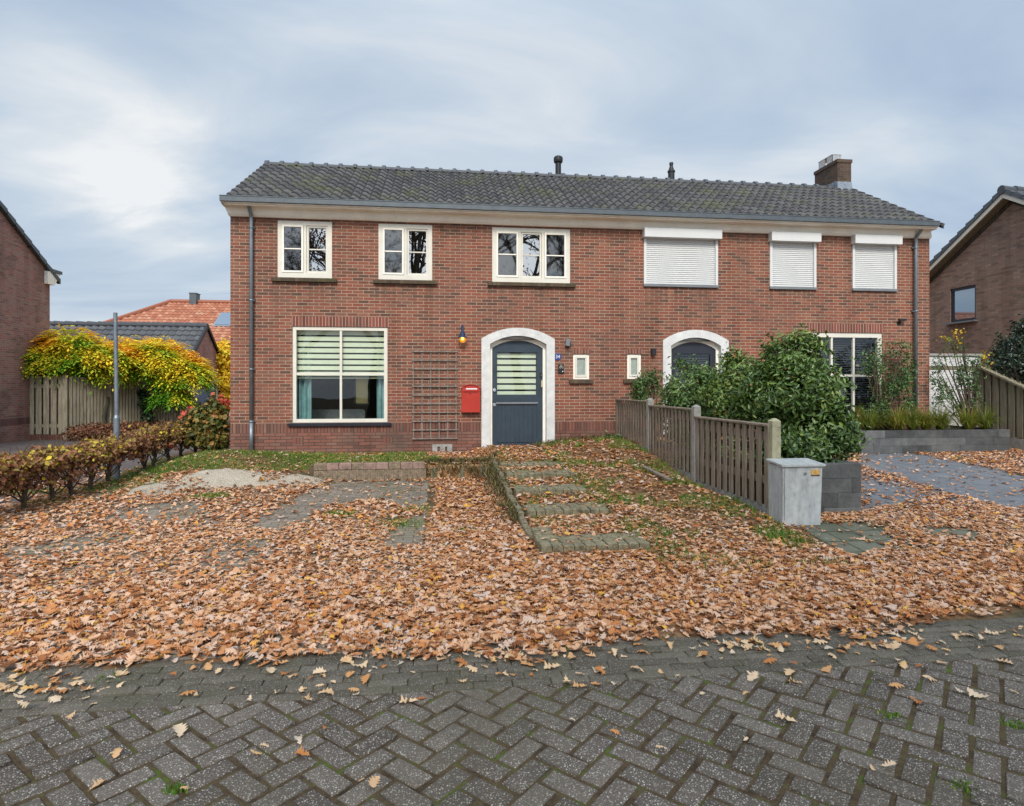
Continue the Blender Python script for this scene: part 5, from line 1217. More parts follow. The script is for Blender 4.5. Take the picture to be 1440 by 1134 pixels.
a=PY(1152,740,-5.85);b=PY(1211,740,-5.85);zt=PY(1180,652,-5.85).z;xr=b.x
fp=empty('block_planter',(2.8,-4.9,0),'dark concrete block planter behind the grey cabinet','planter')
bh=(zt+.0)/4
mb=MB();block_wall(mb,(XF+.12,-5.79,0),(xr,-5.79,0),0,4,bh,.12,.62,.13);block_wall(mb,(xr-.06,-5.72,0),(xr-.06,-3.3,0),0,4,bh,.12,.62,.1);blk(mb,fp)
MB().box(XF+.09,xr-.13,-5.72,-3.3,.0,zt-.05).build('soil',M['soil'],fp)
ypl=-.9;a=PY(1205,637,ypl);b=PY(1420,637,ypl);ztp=PY(1320,605,ypl).z;zbp=PY(1320,637,ypl).z
bp=empty('block_planter',(8.5,-.6,.2),'long low dark concrete block planter in front of the right half of the house','planter')
bh=(ztp-zbp)/3
mb=MB();block_wall(mb,(6.0,ypl+.06,0),(b.x,ypl+.06,0),zbp,3,bh,.12,.66,.2);block_wall(mb,(b.x-.06,ypl+.13,0),(b.x-.06,.9,0),zbp,3,bh,.12,.66,.1);blk(mb,bp)
MB().box(6.0,b.x-.13,ypl+.125,-.02,zbp,ztp-.04).box(9.4,b.x-.13,-.02,.9,zbp,ztp-.04).build('soil',M['soil'],bp)
XPR=b.x
# leaves resting in the planter
n=500;x=rng.uniform(6.1,XPR-.2,n);y=rng.uniform(ypl+.15,-.05,n)
# ================= UTILITY CABINET
yf=-6.42
A=PY(1099.5,657,yf);B=PY(1160,657,yf);zb=PY(1120,753,yf).z;Bx=PY(1157,745,yf).x
cab=empty('utility_cabinet',((A.x+Bx)/2,yf+.15,zb),'pale grey steel utility cabinet standing at the front end of the fence','utility cabinet')
zt=A.z;x0,x1=A.x+.01,B.x-.03;yb_=yf+.29
t_=.012
mb=MB().add([(x0+.01,yf+.02,zb+.10),(x1-.015,yf+.012,zb+.10),(x1-.015,yb_,zb+.10),(x0+.01,yb_,zb+.10),(x0,yf,zt-.0),(x1,yf,zt),(x1,yb_,zt+.01),(x0,yb_,zt+.01)],[(0,3,2,1),(4,5,6,7),(0,1,5,4),(1,2,6,5),(2,3,7,6),(3,0,4,7)])
mb.build('body',M['cabinet'],cab)
MB().add([(x0-.02,yf-.025,zt+.004),(x1+.025,yf-.025,zt+.004),(x1+.02,yb_+.02,zt+.034),(x0-.02,yb_+.02,zt+.034),(x0-.02,yf-.025,zt+.024),(x1+.025,yf-.025,zt+.024),(x1+.02,yb_+.02,zt+.055),(x0-.02,yb_+.02,zt+.055)],[(0,3,2,1),(4,5,6,7),(0,1,5,4),(1,2,6,5),(2,3,7,6),(3,0,4,7)]).build('lid',M['cabinet'],cab)
MB().box(x0+.018,x1-.03,yf+.028,yb_-.005,zb-.08,zb+.098).build('plinth',M['cab_base'],cab)
q=PY(1132,666,yf);MB().cyl((q.x,yf+.006,q.z),(q.x,yf-.008,q.z),.017,.017,14).cyl((q.x,yf-.008,q.z),(q.x,yf-.010,q.z),.010,.010,10).build('lock',M['chrome'],cab)
q=PY(1146,665,yf);st=MB().box(q.x-.045,q.x+.055,yf+.001-.003,yf+.003,q.z-.025,q.z+.032).build('sticker',M['orange'],cab)
MB().box(q.x-.045,q.x+.055,yf-.0045,yf-.0022,q.z-.033,q.z-.024).build('sticker_band',M['black'],st)
mb=MB();mb.box(x0+.02,x0+.023,yf-.0012,yf+.004,zb+.16,zt-.02);mb.build('door_seam',M['grey_sill'],cab)
# ================= STEPS
stp=empty('garden_steps',(-.1,-4,0),'shallow mossy brick edged garden steps covered in leaves','steps')
M['stepb']=simple('mossy_brick',(.19,.165,.10),.9,var=.35,scale=16,bumpd=.006)
SY=[(-6.83,.075,-.66,.40),(-5.52,.15,-.60,.36),(-4.45,.215,-.60,.36),(-3.42,.285,-.60,.40),(-2.65,.33,-.60,.38)]
for k,(y,z,xa,xb) in enumerate(SY):
    mb=MB();x=xa
    w=.108
    while x<xb:
        L_=.21
        mb.box(x+.003,x+w-.005,y-.0,y+L_,z-.11,z+.012+random.uniform(-.006,.008),rz=random.uniform(-.04,.04),bev=.008);x+=w
    if k==0:
        y2=y+.22
        for j in range(4): mb.box(xa-.0,xa+.2,y2+j*.11,y2+j*.11+.1,z-.1,z+.004+j*.014,bev=.008)
    mb.build('step',M['stepb'],stp)
    # tread paving behind the edge
    mb=MB()
    for r in range(2):
        x=xa+.05*(r%2)
        while x<xb-.1: mb.box(x+.003,x+.205,y+.225+r*.108,y+.327+r*.108,z-.08,z+.008+random.uniform(-.004,.004),bev=.006);x+=.212
    mb.build('tread',M['stepb'],stp)
# side retaining bricks along the left edge of the path (upright)
mb=MB();y=-6.3
while y<-1.9:
    z=H(-.5,y)
    if random.random()<.72: mb.box(-.70,-.63,y,y+.098,-.05,z+.0+random.uniform(-.015,.015),rz=random.uniform(-.08,.08),bev=.008);y+=.108
mb.build('side_edging',M['stepb'],stp)
x=-1.8
mb=MB()
for k in range(9):
    if random.random()<.6: mb.box(-1.75+k*.12,-1.65+k*.12,-1.84,-1.78,-.05,.20+random.uniform(-.03,.06),rz=random.uniform(-.1,.1),bev=.008)
mb.build('side_edging',M['stepb'],stp)
# ================= LOW BRICK STACK
q0=PZ(441,676,0);q1=PZ(600,680,0);Ys=-1.93
sx0,sx1=PY(441,670,Ys).x,PY(599,670,Ys).x;ztop=PY(520,661,Ys).z
M['stk']=simple('weathered_green_brick',(.20,.15,.10),.9,var=.35,scale=14,bumpd=.005);M['stk2']=simple('pale_pink_paver',(.26,.17,.135),.9,var=.3,scale=9,bumpd=.005)
st=empty('brick_retaining_wall',((sx0+sx1)/2,Ys,0),'low retaining wall of upright mossy pavers below the living room window','garden wall')
n=int((sx1-sx0)/.075);w=(sx1-sx0)/n;mb=MB()
for k in range(n): mb.box(sx0+k*w+.002,sx0+(k+1)*w-.002,Ys,Ys+.1,-.02,ztop*.46+random.uniform(-.004,.004),bev=.004)
mb.build('lower_course',M['stk'],st)
mb=MB()
for k in range(n*2): mb.box(sx0+k*w/2+.001,sx0+(k+1)*w/2-.001,Ys+.005,Ys+.1,ztop*.47,ztop+random.uniform(-.004,.004),bev=.003)
mb.build('upper_course',M['stk'],st)
nb=9;w=(sx1-sx0-.02)/nb;zt2=PY(520,651,Ys).z
for k in range(nb):
    e=MB().box(-w/2+.004,w/2-.004,-.05,.06,0,zt2-ztop-.012,bev=.008)
    o=e.build('paving_brick',M['stk2'] if k%3 else M['stk']);o.location=(sx0+(k+.5)*w,Ys+.06+random.uniform(-.012,.012),ztop+.006+random.uniform(0,.004));o.rotation_euler=(0,random.uniform(-.015,.015),random.uniform(-.04,.04))
    tag(o,'loose weathered paving brick in the top row of the low retaining wall','brick','loose bricks in the top row of the low wall')
# ================= SAND HEAP
xx=np.linspace(-6.9,-3.1,110);yy=np.linspace(-3.2,-.95,70);X,Y=np.meshgrid(xx,yy);ed=np.minimum(np.minimum((X+6.9)/.5,(-3.1-X)/.4),np.minimum((Y+3.2)/.3,(-.95-Y)/.3));ed=np.clip(ed,0,1)
sz=sandz(X,Y);base_=np.maximum(Hn(X,Y)*sst(-1.9,-.95,Y),0)
Z=np.maximum(base_,0)+sz-.055-.12*(1-ed)
Vv=np.stack([X.ravel(),Y.ravel(),Z.ravel()],1);i=np.arange(109)[None,:]+np.arange(69)[:,None]*110
o=np_mesh('sand_heap',Vv,np.stack([i,i+1,i+111,i+110],-1).reshape(-1,4),M['sand'],smooth=True);tag(o,'low spread heap of pale sand beside the hedge','sand heap')
# ================= POLE
q=PX(165,668,-7.1)
q=PZ(165,668,.1);Yp=q.y;z1=PY(163,588,Yp).z;z2=PY(162.5,440,Yp).z;xp=PY(164,600,Yp).x
po=empty('street_pole',(xp,Yp,0),'bare galvanised street pole standing in the hedge','pole')
MB().cyl((xp,Yp,-.1),(xp,Yp,z1),.052,.05,16).build('base_tube',M['zinc'],po,smooth=False);MB().cyl((xp,Yp,z1),(xp,Yp,z1+.05),.05,.036,16).cyl((xp,Yp,z1+.05),(xp-.02,Yp,z2),.034,.031,16).build('upper_tube',M['zinc'],po)
# marker post
q=PY(239,603,4.0);mk=empty('marker_post',(q.x,4,0),'small red and white marker post beyond the hedge','marker post')
MB().lathe((q.x,4,0),[(.06,0),(.06,q.z-.02),(.062,q.z)],14).build('red_shaft',M['red'],mk);MB().lathe((q.x,4,0),[(.065,q.z+.002),(.07,q.z+.06),(.055,q.z+.10),(.0,q.z+.12)],14).build('cap',M['whiteplate'],mk)

# ================= HEDGES
def hx(y): return -7.02+.03*(y+3)
hd=empty('beech_hedge',(-7,-1,0),'low autumn beech hedge with bare stems along the left side of the front garden','hedge')
for y in [-4.4,-3.8,-3.17,-2.79,-2.35,-1.7,-.78,-.3,.32,.86,1.5,2.1]:
    x=hx(y)+random.uniform(-.05,.05);z=H(x,y);mb=MB()
    pts=[];
    for k in range(5): pts.append((x+random.uniform(-.03,.03),y+random.uniform(-.05,.05),z-.05+k*.13))
    mb.tube(pts,[.038,.034,.03,.026,.018],8)
    for k in range(16):
        s=Vector(pts[1+k%4]);e=s+Vector((random.uniform(-.2,.2),random.uniform(-.38,.38),random.uniform(.08,.35)));m=(s+e)/2+Vector((0,0,random.uniform(-.06,.05)));mb.tube([s,m,e],[.014,.01,.005],5)
        for j in range(3): f=e+Vector((random.uniform(-.14,.14),random.uniform(-.16,.16),random.uniform(-.02,.2)));mb.tube([m.lerp(e,.6),f],[.006,.002],4)
    mb.build('stem',M['twig'],hd)
n=4300;yv=rng.uniform(-4.9,2.45,n);zr=1-rng.beta(1.15,2.6,n);xw=rng.normal(0,.13,n)
k=(rng.random(n)<np.clip(.25+zr*.9+.5*vnoise(yv,zr*2,2.6,4),0,1));yv,zr,xw=yv[k],zr[k],xw[k]
top_=.70+.03*vnoise(yv,yv,2.5,2)
per=4;m=len(yv);Cc=np.stack([hx(yv)+xw,yv,Hn(np.full(m,-6.9),yv)+.16+zr*(top_-.16)],1)
Cc=(Cc[:,None]+rng.normal(0,.035,(m,per,3))).reshape(-1,3);Nn_=rng.normal(0,.8,(m*per,3))+np.array([.25,-.2,.6])
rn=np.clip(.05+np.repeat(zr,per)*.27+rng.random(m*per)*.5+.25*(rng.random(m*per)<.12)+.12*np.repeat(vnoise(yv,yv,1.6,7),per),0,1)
V_,Q_,r_=leaf_quads(Cc,Nn_,.062*rng.uniform(.6,1.3,m*per),rn,.36);np_mesh('foliage',V_,Q_,M['hedge'],r_,hd)
lh=empty('low_hedge',(-11,6.4,0),'low clipped brown hedge in front of the left board fence','hedge')
a=PY(112,600,6.6);b=PY(262,600,8.6)
bl=[];
for k in range(9):
    t=k/8;cx=a.x+(b.x-a.x)*t;cy=6.6+2.0*t;bl.append((cx,cy,.24,.42,.3,.28))
cloud('foliage',bl,1500,5,.07,M['hedge'],lh,.09,-.9,rfun=lambda C,r:r*.62)
mb=MB()
for (cx,cy,*_r) in bl: branches(mb,(cx,cy,0),[(cx+random.uniform(-.3,.3),cy,.35) for _ in range(3)],.012,.04)
mb.build('stems',M['twig'],lh)
# ================= YELLOW WISTERIA
wi=empty('wisteria',(-12,8,0),'yellow and green wisteria billowing over the left board fence','climbing shrub')
def at(u,v,y,ru,rv,ry):
    p=PY(u,v,y);s=865/((p.x-CAM[0])*_s+(y-CAM[1])*_c);return (p.x,p.y,p.z,ru/s,ry,rv/s)
WB=[at(72,516,7.7,42,30,.7),at(100,488,7.9,34,26,.7),at(125,512,7.9,40,34,.7),at(60,500,7.7,30,16,.6),at(165,506,8.5,30,24,.8),
    at(195,500,9.2,40,24,.8),at(228,518,9.3,42,40,.9),at(256,535,9.4,34,38,.8),at(243,562,9.2,22,18,.6),at(272,520,9.5,18,18,.6),at(150,530,8.3,28,18,.6)]
def fronds(name,blobs,m_tot,L,ls,mat,parent,pairs=5,rfun=None):
    tot=sum(b[3]*b[5] for b in blobs);Cs=[];As=[];Ns=[];Rs=[]
    for bi,(cx,cy,cz,rx,ry,rz) in enumerate(blobs):
        m=int(m_tot*rx*rz/tot);d=rng.normal(0,1,(m,3));d[:,2]=np.abs(d[:,2])*.9-.25*rng.random(m);d/=np.linalg.norm(d,axis=1,keepdims=True)
        P=np.array([cx,cy,cz])+d*np.array([rx,ry,rz])*rng.uniform(.55,1.05,(m,1))
        D=d*np.array([1,1,.3])+rng.normal(0,.45,(m,3))+np.array([0,-.15,-.12]);D/=np.linalg.norm(D,axis=1,keepdims=True)
        up=np.array([0,0,1.]);Sd=np.cross(D,up);Sd/=np.linalg.norm(Sd,axis=1,keepdims=True)+1e-6
        tr=rng.random(m)
        for j in range(pairs+1):
            t=j/pairs
            B=P+D*L*t+np.array([0,0,-1])*(L*.55*t*t)
            for sg in((-1,1) if j<pairs else (0,)):
                Ax=D*.55+Sd*sg*.9+np.array([0,0,-.35]);Ax/=np.linalg.norm(Ax,axis=1,keepdims=True)
                Cs.append(B+Ax*ls*.5);As.append(Ax);Ns.append(np.cross(Ax,np.cross(up,Ax))+rng.normal(0,.25,(m,3)));Rs.append(tr)
    C=np.concatenate(Cs);A=np.concatenate(As);N=np.concatenate(Ns);r=np.concatenate(Rs)
    B=np.cross(N,A);B/=np.linalg.norm(B,axis=1,keepdims=True)+1e-6;n=len(C);s=(ls*rng.uniform(.7,1.2,n))[:,None]
    V=np.zeros((n,4,3));V[:,0]=C-A*s*.5;V[:,1]=C+B*s*.2;V[:,2]=C+A*s*.55;V[:,3]=C-B*s*.2
    b=np.arange(n)*4;Q=np.stack([b,b+1,b+2,b+3],1)
    r=np.clip(rfun(C,r) if rfun else r,0,1)
    return np_mesh(name,V.reshape(-1,3),Q,mat,r,parent)
zt_w=PY(120,505,8).z
def wcol(C,r): 
    h=(C[:,2]-zt_w)/.9
    return .55+.22*h+.46*(r-.5)+.30*vnoise(C[:,0],C[:,2]*1.4+C[:,1],2.6,3)+.12*sst(-12.2,-10.6,C[:,0])
fronds('foliage',WB,6200,.30,.135,M['wist'],wi,5,wcol)
mb=MB()
for (cx,cy,cz,rx,ry,rz) in WB: branches(mb,(cx*.85+(-11.9)*.15,cy+.2,1.75),[(cx+random.uniform(-rx,rx)*.5,cy,cz+random.uniform(-.1,.5)*rz) for _ in range(4)],.02,.08)
mb.tube([(-11.9,8.0,0),(-11.95,8.0,.7),(-11.85,8.05,1.3)],[.07,.06,.04],8);mb.build('stems',M['bark'],wi)
# ivy on the fence
iv=empty('ivy',(-11.4,9,0),'dark ivy creeping up the left board fence','climbing plant')
ivb=[]
for (u,v,ru,rv) in((198,560,5,16),(204,590,8,18),(216,600,10,8),(182,602,8,9),(230,600,8,6)):
    r_=ray(u,v);
    # on the receding fence line
    dd=fe-fs_;den=r_[0]*dd.y-r_[1]*dd.x;t=((fs_.x-CAM[0])*dd.y-(fs_.y-CAM[1])*dd.x)/den
    p=Vector(CAM)+Vector(r_)*t;s=865/((p.x-CAM[0])*_s+(p.y-CAM[1])*_c)
    ivb.append((p.x+.08,p.y-.08,p.z,ru/s,.08,rv/s))
cloud('foliage',ivb,420,5,.075,M['ivy'],iv,.06,-.9)
mb=MB();branches(mb,(ivb[1][0],ivb[1][1]-.03,.05),[(b[0],b[1],b[2]) for b in ivb],.01,.05);mb.build('stems',M['twig'],iv)
# red shrub by the house corner
rs=empty('red_shrub',(-6.2,.8,.2),'red and green autumn shrub against the left corner of the house','shrub')
RB=[at(292,598,.7,24,26,.4),at(306,575,.9,12,16,.25),at(276,590,.8,14,16,.3),at(300,618,.6,22,14,.35),at(270,612,.7,14,12,.3)]
cloud('foliage',RB,720,5,.10,M['redshrub'],rs,.11,-.5,rfun=lambda C,r:np.clip(r*.62+.45*(C[:,2]>1.25+.3*vnoise(C[:,0]*2,C[:,1],3,1))+.05,0,1))
mb=MB();branches(mb,(-6.25,.8,.15),[(b[0]+random.uniform(-.2,.2),b[1],b[2]) for b in RB for _ in range(3)],.018,.08);mb.build('stems',M['twig'],rs)
# orange/yellow tree between garage and house
at_=empty('autumn_tree',(-9.3,14,0),'slim orange leaved tree behind the garage gable','tree')
AB=[at(316,500,14,12,22,.6),at(318,535,14,10,26,.6),at(314,565,14,8,18,.5)]
cloud('foliage',AB,700,5,.12,M['wist'],at_,.14,-.5,rfun=lambda C,r:np.clip(.55+.5*r,0,1))
mb=MB();branches(mb,(AB[0][0],14,0),[(b[0],b[1],b[2]) for b in AB for _ in range(3)],.05,.1);mb.build('trunk',M['bark'],at_)
# ================= SHRUBS ON THE RIGHT
def shrub(name,lab,blobs,base,tw,per,size,mat,cat='shrub',group=None,spread=.11,thr=-.35,r0=.022,rfun=None,inner=.4,asp=.23,ntip=4,xmin=None):
    e=empty(name,base,lab,cat,group);cloud('foliage',blobs,tw,per,size,mat,e,spread,thr,rfun=rfun,inner=inner,asp=asp,xmin=xmin)
    mb=MB();branches(mb,base,[(max(b[0],(xmin or -99)+b[3]*.7)+random.uniform(-b[3],b[3])*.7,b[1]+random.uniform(-b[4],b[4])*.6,b[2]+random.uniform(-.2,.8)*b[5]) for b in blobs for _ in range(ntip)],r0,.05);mb.build('stems',M['twig'],e);return e
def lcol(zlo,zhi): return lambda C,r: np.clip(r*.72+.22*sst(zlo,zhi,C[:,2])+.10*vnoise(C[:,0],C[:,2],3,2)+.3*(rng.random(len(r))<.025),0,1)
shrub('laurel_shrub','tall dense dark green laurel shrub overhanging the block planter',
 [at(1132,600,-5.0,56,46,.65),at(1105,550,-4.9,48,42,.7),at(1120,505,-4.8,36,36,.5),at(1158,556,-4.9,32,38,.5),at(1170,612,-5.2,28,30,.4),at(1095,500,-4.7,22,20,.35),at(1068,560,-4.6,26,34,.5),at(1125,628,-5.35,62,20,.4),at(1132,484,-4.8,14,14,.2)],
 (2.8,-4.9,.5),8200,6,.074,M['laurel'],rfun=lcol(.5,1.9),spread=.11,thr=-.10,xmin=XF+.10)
shrub('laurel_shrub','pale green leggy shrub in front of the dark arched door',
 [at(968,560,-2.6,42,34,.6),at(1000,545,-2.8,30,26,.5),at(945,590,-2.4,34,18,.5),at(960,516,-2.6,12,14,.15),at(984,522,-2.6,16,20,.2),at(1020,585,-3.4,34,26,.5),at(935,545,-2.4,20,22,.35),at(940,625,-2.6,40,26,.4),at(985,640,-3.3,40,30,.4)],
 (2.9,-2.6,.35),3200,5,.070,M['laurel2'],rfun=lcol(.9,1.8),spread=.12,thr=.0,xmin=XF+.08)
shrub('laurel_shrub','rounded bronze green shrub behind the second board panel',
 [at(1040,535,-3.6,28,34,.5),at(1045,575,-3.9,38,34,.5),at(1030,508,-3.5,12,16,.2),at(1015,560,-3.5,24,26,.4),at(1040,650,-4.4,44,36,.4)],
 (2.9,-3.7,.3),2400,6,.070,M['laurel'],rfun=lambda C,r:np.clip(r*.8+.25,0,1),spread=.10,thr=-.28,xmin=XF+.08)
shrub('small_shrub','low bushy shrub behind the fence against the house wall',
 [at(885,552,-.8,22,18,.35),at(910,545,-.9,20,22,.35),at(900,575,-1.0,34,16,.4),at(920,530,-.9,7,12,.12)],
 (2.6,-.9,.45),950,6,.058,M['laurel2'],rfun=lambda C,r:np.clip(r*.75,0,1),thr=-.3,xmin=XF+.08)
shrub('climbing_plant','leafy climbing plant between the six pane window and the right downpipe',
 [at(1255,492,-.35,30,14,.15),at(1228,510,-.4,22,22,.15),at(1268,520,-.3,24,30,.15),at(1245,550,-.35,26,30,.15),at(1215,500,-.4,14,14,.12),at(1275,565,-.3,16,24,.12),at(1240,580,-.35,30,16,.15)],
 (8.0,-.35,.6),760,6,.066,M['vine'],'climbing plant',thr=-.12,r0=.018,ntip=5,spread=.10)
shrub('climbing_plant','trained climber with yellow tips in front of the white wall',
 [at(1340,500,-.2,30,14,.15),at(1325,530,-.2,22,28,.15),at(1360,540,-.2,22,30,.15),at(1345,480,-.2,18,12,.12),at(1375,510,-.2,16,14,.12),at(1330,570,-.2,28,20,.15),at(1372,570,-.2,14,26,.12)],
 (10.2,-.2,.6),640,6,.062,M['vine'],'climbing plant',thr=-.02,r0=.02,ntip=5,spread=.10)
p=empty('yellow_branch',tuple(PY(1340,480,-.2)),'spray of yellow leaves at the top of the climber by the white wall','branch')
YBs=[at(1345,472,-.25,10,8,.08),at(1335,478,-.25,14,4,.08),at(1385,498,-.25,8,5,.08),at(1392,510,-.25,8,5,.08)]
cloud('foliage',YBs,26,4,.05,M['yellow'],p,.11,-.9);mb=MB();branches(mb,tuple(PY(1340,492,-.2)),[b[:3] for b in YBs],.006,.02);mb.build('twig',M['twig'],p)
shrub('holly_tree','dark evergreen tree behind the side fence at the right edge',
 [at(1440,500,1.0,34,40,.7),at(1425,520,.8,26,26,.5),at(1450,470,1.0,24,26,.5),at(1410,510,.9,12,14,.3)],
 tuple(PY(1440,560,1.0).xy)+(.1,),1200,7,.085,M['holly'],'tree',thr=-.3,r0=.05)
# sedge clumps
sg=[(1170,612),(1200,600),(1222,598),(1262,596),(1283,594),(1302,596),(1322,604),(1362,600),(1385,602)]
for k,(u,v) in enumerate(sg):
    if u<1190: continue
    p=PY(u,v,-.62);e=empty('sedge_clump',(p.x,p.y,ztp-.05),['arching green sedge clump in the long planter','yellowing arching sedge clump in the long planter'][k%2],'ornamental grass','sedge clumps '+('green' if k%2==0 else 'yellow')+' in the long planter')
    n=420;a=rng.random(n)*6.283;r0=rng.random(n)*.04;x=p.x+r0*np.cos(a);y=p.y+r0*np.sin(a);L_=rng.uniform(.42,.75,n);out=rng.uniform(.3,.95,n)
    segs=5;Vv=np.zeros((n,segs*2,3));wd=.006
    for s in range(segs):
        t=s/(segs-1);rr=L_*out*t;zz=ztp-.05+L_*(1.25*t-1.15*t*t*out)
        px,py=x+rr*np.cos(a),y+rr*np.sin(a)*.8;wx_,wy_=-np.sin(a)*wd*(1-t*.8),np.cos(a)*wd*(1-t*.8)
        Vv[:,2*s]=np.c_[px-wx_,py-wy_,zz];Vv[:,2*s+1]=np.c_[px+wx_,py+wy_,zz]
    b=np.arange(n)*segs*2;Q=np.concatenate([np.stack([b+2*s,b+2*s+1,b+2*s+3,b+2*s+2],1) for s in range(segs-1)])
    np_mesh('blades',Vv.reshape(-1,3),Q,M['sedge'],np.tile(np.clip(rng.random(n)*.7+(.3 if k%2 else .0),0,1),segs-1),e)
# small fern-like weed on fence & plant by the wall
for (u,v,y,r,l,m_) in((1078,647,-5.6,8,'small green sapling growing out of the board fence','laurel2'),(862,620,-.45,14,'green weed tuft at the foot of the house wall beside the fence','laurel2'),(815,630,-1.0,6,'small bright green weed near the top of the steps','grass')):
    B_=[at(u,v,y,r,r*.8,.12)]
    shrub('weed_plant',l,B_,(B_[0][0],B_[0][1]+.0,B_[0][2]-.1),60,5,.06,M[m_],'weed',thr=-.9,r0=.006,spread=.06)
# ================= OAK TREES ACROSS THE STREET (reflected in the windows)
def oak(x,y,h,seed,lab):
    rd=random.Random(seed);e=empty('oak_tree',(x,y,0),lab,'tree','oak trees across the street');mb=MB();tips=[]
    def grow(p,d,L,r,dep):
        pts=[p];q=p;dd=d
        for k in range(3):
            dd=(dd+Vector((rd.uniform(-.22,.22),rd.uniform(-.22,.22),rd.uniform(-.08,.14)))).normalized();q=q+dd*L/3;pts.append(q)
        mb.tube(pts,[r,r*.87,r*.76,r*.66],7 if dep<2 else 4)
        if dep>=5: tips.append(q);return
        for k in range(3 if dep<4 else 4):
            nd=(dd+Vector((rd.uniform(-1,1),rd.uniform(-1,1),rd.uniform(-.35,.6)))*.85).normalized();grow(q.lerp(pts[1],rd.uniform(0,.6) if k else 0),nd,L*rd.uniform(.62,.8),r*.58,dep+1)
    grow(Vector((x,y,-.1)),Vector((0,0,1)),h*.3,.34,0)
    mb.build('trunk',M['bark'],e)
    T_=np.array([tuple(t) for t in tips]);per=5
    C=(T_[:,None]+rng.normal(0,.35,(len(T_),per,3))).reshape(-1,3)
    V_,Q_,r_=leaf_quads(C,rng.normal(0,1,C.shape),.16*rng.uniform(.6,1.2,len(C)),rng.random(len(C))*.6,.35)
    np_mesh('crown',V_,Q_,M['hedge'],r_,e)
for (x_,y_,h_,s_,l_) in((-9.5,-25,19,4,'leftmost oak tree across the street'),(-5.2,-23,20,9,'second oak tree from the left across the street'),(-.8,-25,20,33,'middle oak tree across the street'),(3.4,-23,19,21,'fourth oak tree from the left across the street'),(8.5,-26,19,12,'rightmost oak tree across the street')): oak(x_,y_,h_,s_,l_+', seen only reflected in windows')
# ================= WORLD
w=bpy.data.worlds.new('World');S.world=w;w.use_nodes=True;nt=w.node_tree;nt.nodes.clear()
N=nt.nodes.new;Lk=nt.links.new
out=N('ShaderNodeOutputWorld');bg=N('ShaderNodeBackground');bg.inputs['Strength'].default_value=.1
sky=N('ShaderNodeTexSky');sky.sky_type='NISHITA';sky.sun_disc=False;sky.sun_elevation=R(42);sky.sun_rotation=R(200);sky.air_density=1.2;sky.dust_density=2
tc=N('ShaderNodeTexCoord');sp=N('ShaderNodeSeparateXYZ');Lk(tc.outputs['Generated'],sp.inputs[0])
def m_(op,a,b=0.0,cl=False):
    q=N('ShaderNodeMath');q.operation=op;q.use_clamp=cl
    for i,x in((0,a),(1,b)):
        if isinstance(x,(int,float)): q.inputs[i].default_value=x
        else: Lk(x,q.inputs[i])
    return q.outputs[0]
zc=m_('ADD',m_('MAXIMUM',sp.outputs[2],0),.16)
px=m_('DIVIDE',sp.outputs[0],zc);py=m_('DIVIDE',sp.outputs[1],zc)
cb=N('ShaderNodeCombineXYZ');Lk(px,cb.inputs[0]);Lk(m_('MULTIPLY',py,1.0),cb.inputs[1])
def ns_(scale,det,rough,off,dist=.3):
    mp=N('ShaderNodeMapping');mp.inputs['Location'].default_value=off;mp.inputs['Rotation'].default_value=(0,0,R(25));mp.inputs['Scale'].default_value=(.55,1.0,1);Lk(cb.outputs[0],mp.inputs[0])
    n=N('ShaderNodeTexNoise');n.inputs['Scale'].default_value=scale;n.inputs['Detail'].default_value=det;n.inputs['Roughness'].default_value=rough;n.inputs['Distortion'].default_value=dist;Lk(mp.outputs[0],n.inputs['Vector']);return n.outputs['Fac']
n1=ns_(.62,4,.5,(3.1,1.7,0));n2=ns_(1.9,6,.55,(7.3,2.2,0),.6)
k=m_('ADD',m_('MULTIPLY',n1,.48),m_('MULTIPLY',n2,.52))
k=m_('ADD',m_('MULTIPLY',m_('SUBTRACT',k,.5),1.22),.5)
def puff(u,v,rad,amt):
    global k
    d=Vector(ray(u,v)).normalized();dt=N('ShaderNodeVectorMath');dt.operation='DOT_PRODUCT';nv=N('ShaderNodeVectorMath');nv.operation='NORMALIZE';Lk(tc.outputs['Generated'],nv.inputs[0]);Lk(nv.outputs[0],dt.inputs[0]);dt.inputs[1].default_value=d
    mr=N('ShaderNodeMapRange');mr.interpolation_type='SMOOTHSTEP';mr.inputs[1].default_value=math.cos(R(rad));mr.inputs[2].default_value=1;mr.inputs[3].default_value=0;mr.inputs[4].default_value=amt;Lk(dt.outputs['Value'],mr.inputs[0])
    k=m_('ADD',k,m_('MULTIPLY',mr.outputs[0],m_('ADD',m_('MULTIPLY',n2,1.6),.2)))
puff(150,200,9,.10);puff(50,190,8,.05);puff(225,290,5,.09);puff(1180,280,9,.07);puff(110,50,9,-.09);puff(1420,90,14,-.07);puff(520,150,16,.02);puff(60,360,7,-.03)
rp=N('ShaderNodeValToRGB');Lk(k,rp.inputs[0]);e=rp.color_ramp.elements
cols=[(.34,(.34,.425,.56)),(.45,(.41,.495,.60)),(.54,(.49,.56,.64)),(.62,(.59,.635,.68)),(.70,(.72,.74,.75))]
while len(e)<len(cols): e.new(.5)
for i,(p_,c_) in enumerate(cols): e[i].position=p_;e[i].color=(*c_,1)
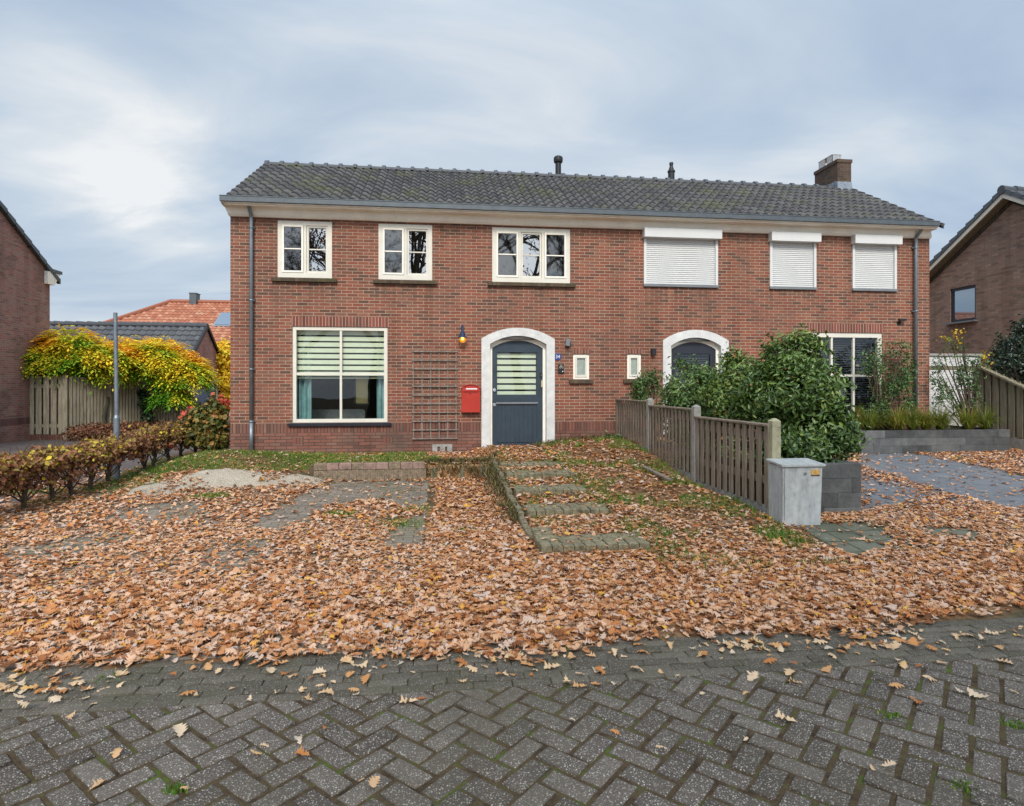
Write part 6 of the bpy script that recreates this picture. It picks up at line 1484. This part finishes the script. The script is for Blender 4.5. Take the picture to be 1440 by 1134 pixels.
# brighter overcast overhead and on the sunward side
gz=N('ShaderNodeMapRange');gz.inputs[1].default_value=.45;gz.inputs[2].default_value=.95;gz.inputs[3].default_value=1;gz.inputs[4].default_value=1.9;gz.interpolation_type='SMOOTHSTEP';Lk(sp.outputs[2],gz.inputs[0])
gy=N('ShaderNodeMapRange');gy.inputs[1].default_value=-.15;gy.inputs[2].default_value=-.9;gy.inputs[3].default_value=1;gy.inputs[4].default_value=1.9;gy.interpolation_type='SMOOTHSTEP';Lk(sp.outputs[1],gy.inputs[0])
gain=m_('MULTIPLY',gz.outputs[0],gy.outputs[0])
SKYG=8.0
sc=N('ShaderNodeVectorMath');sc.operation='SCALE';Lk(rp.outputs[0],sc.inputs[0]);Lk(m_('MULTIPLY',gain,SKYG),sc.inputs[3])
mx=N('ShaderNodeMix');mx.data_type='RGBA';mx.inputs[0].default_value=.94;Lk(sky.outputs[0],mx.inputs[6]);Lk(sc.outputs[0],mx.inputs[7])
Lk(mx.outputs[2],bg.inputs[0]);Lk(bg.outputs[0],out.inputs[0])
sun=bpy.data.lights.new('sun','SUN');sun.energy=2.1;sun.angle=R(18);sun.color=(1,.95,.88)
so=bpy.data.objects.new('sun',sun);COL.objects.link(so)
# sun direction: from behind the camera, a little to the left
so.rotation_euler=Vector((.10,.78,-.66)).normalized().to_track_quat('-Z','Y').to_euler();so.location=(-10,-30,25)
# ================= CAMERA
cd=bpy.data.cameras.new('camera');cam=bpy.data.objects.new('camera',cd);COL.objects.link(cam);S.camera=cam
cam.location=CAM;cam.rotation_euler=(R(90),0,-TH);cd.sensor_fit='HORIZONTAL';cd.sensor_width=36;cd.lens=36*F/1440;cd.shift_y=-(567-HV)/1440;cd.clip_end=600;cd.clip_start=.05
S.view_settings.view_transform='Standard';S.view_settings.look='None';S.view_settings.gamma=1;S.view_settings.exposure=.62
S.cycles.max_bounces=6;S.cycles.diffuse_bounces=3;S.cycles.transparent_max_bounces=12;S.cycles.glossy_bounces=3
S.cycles.use_denoising=True
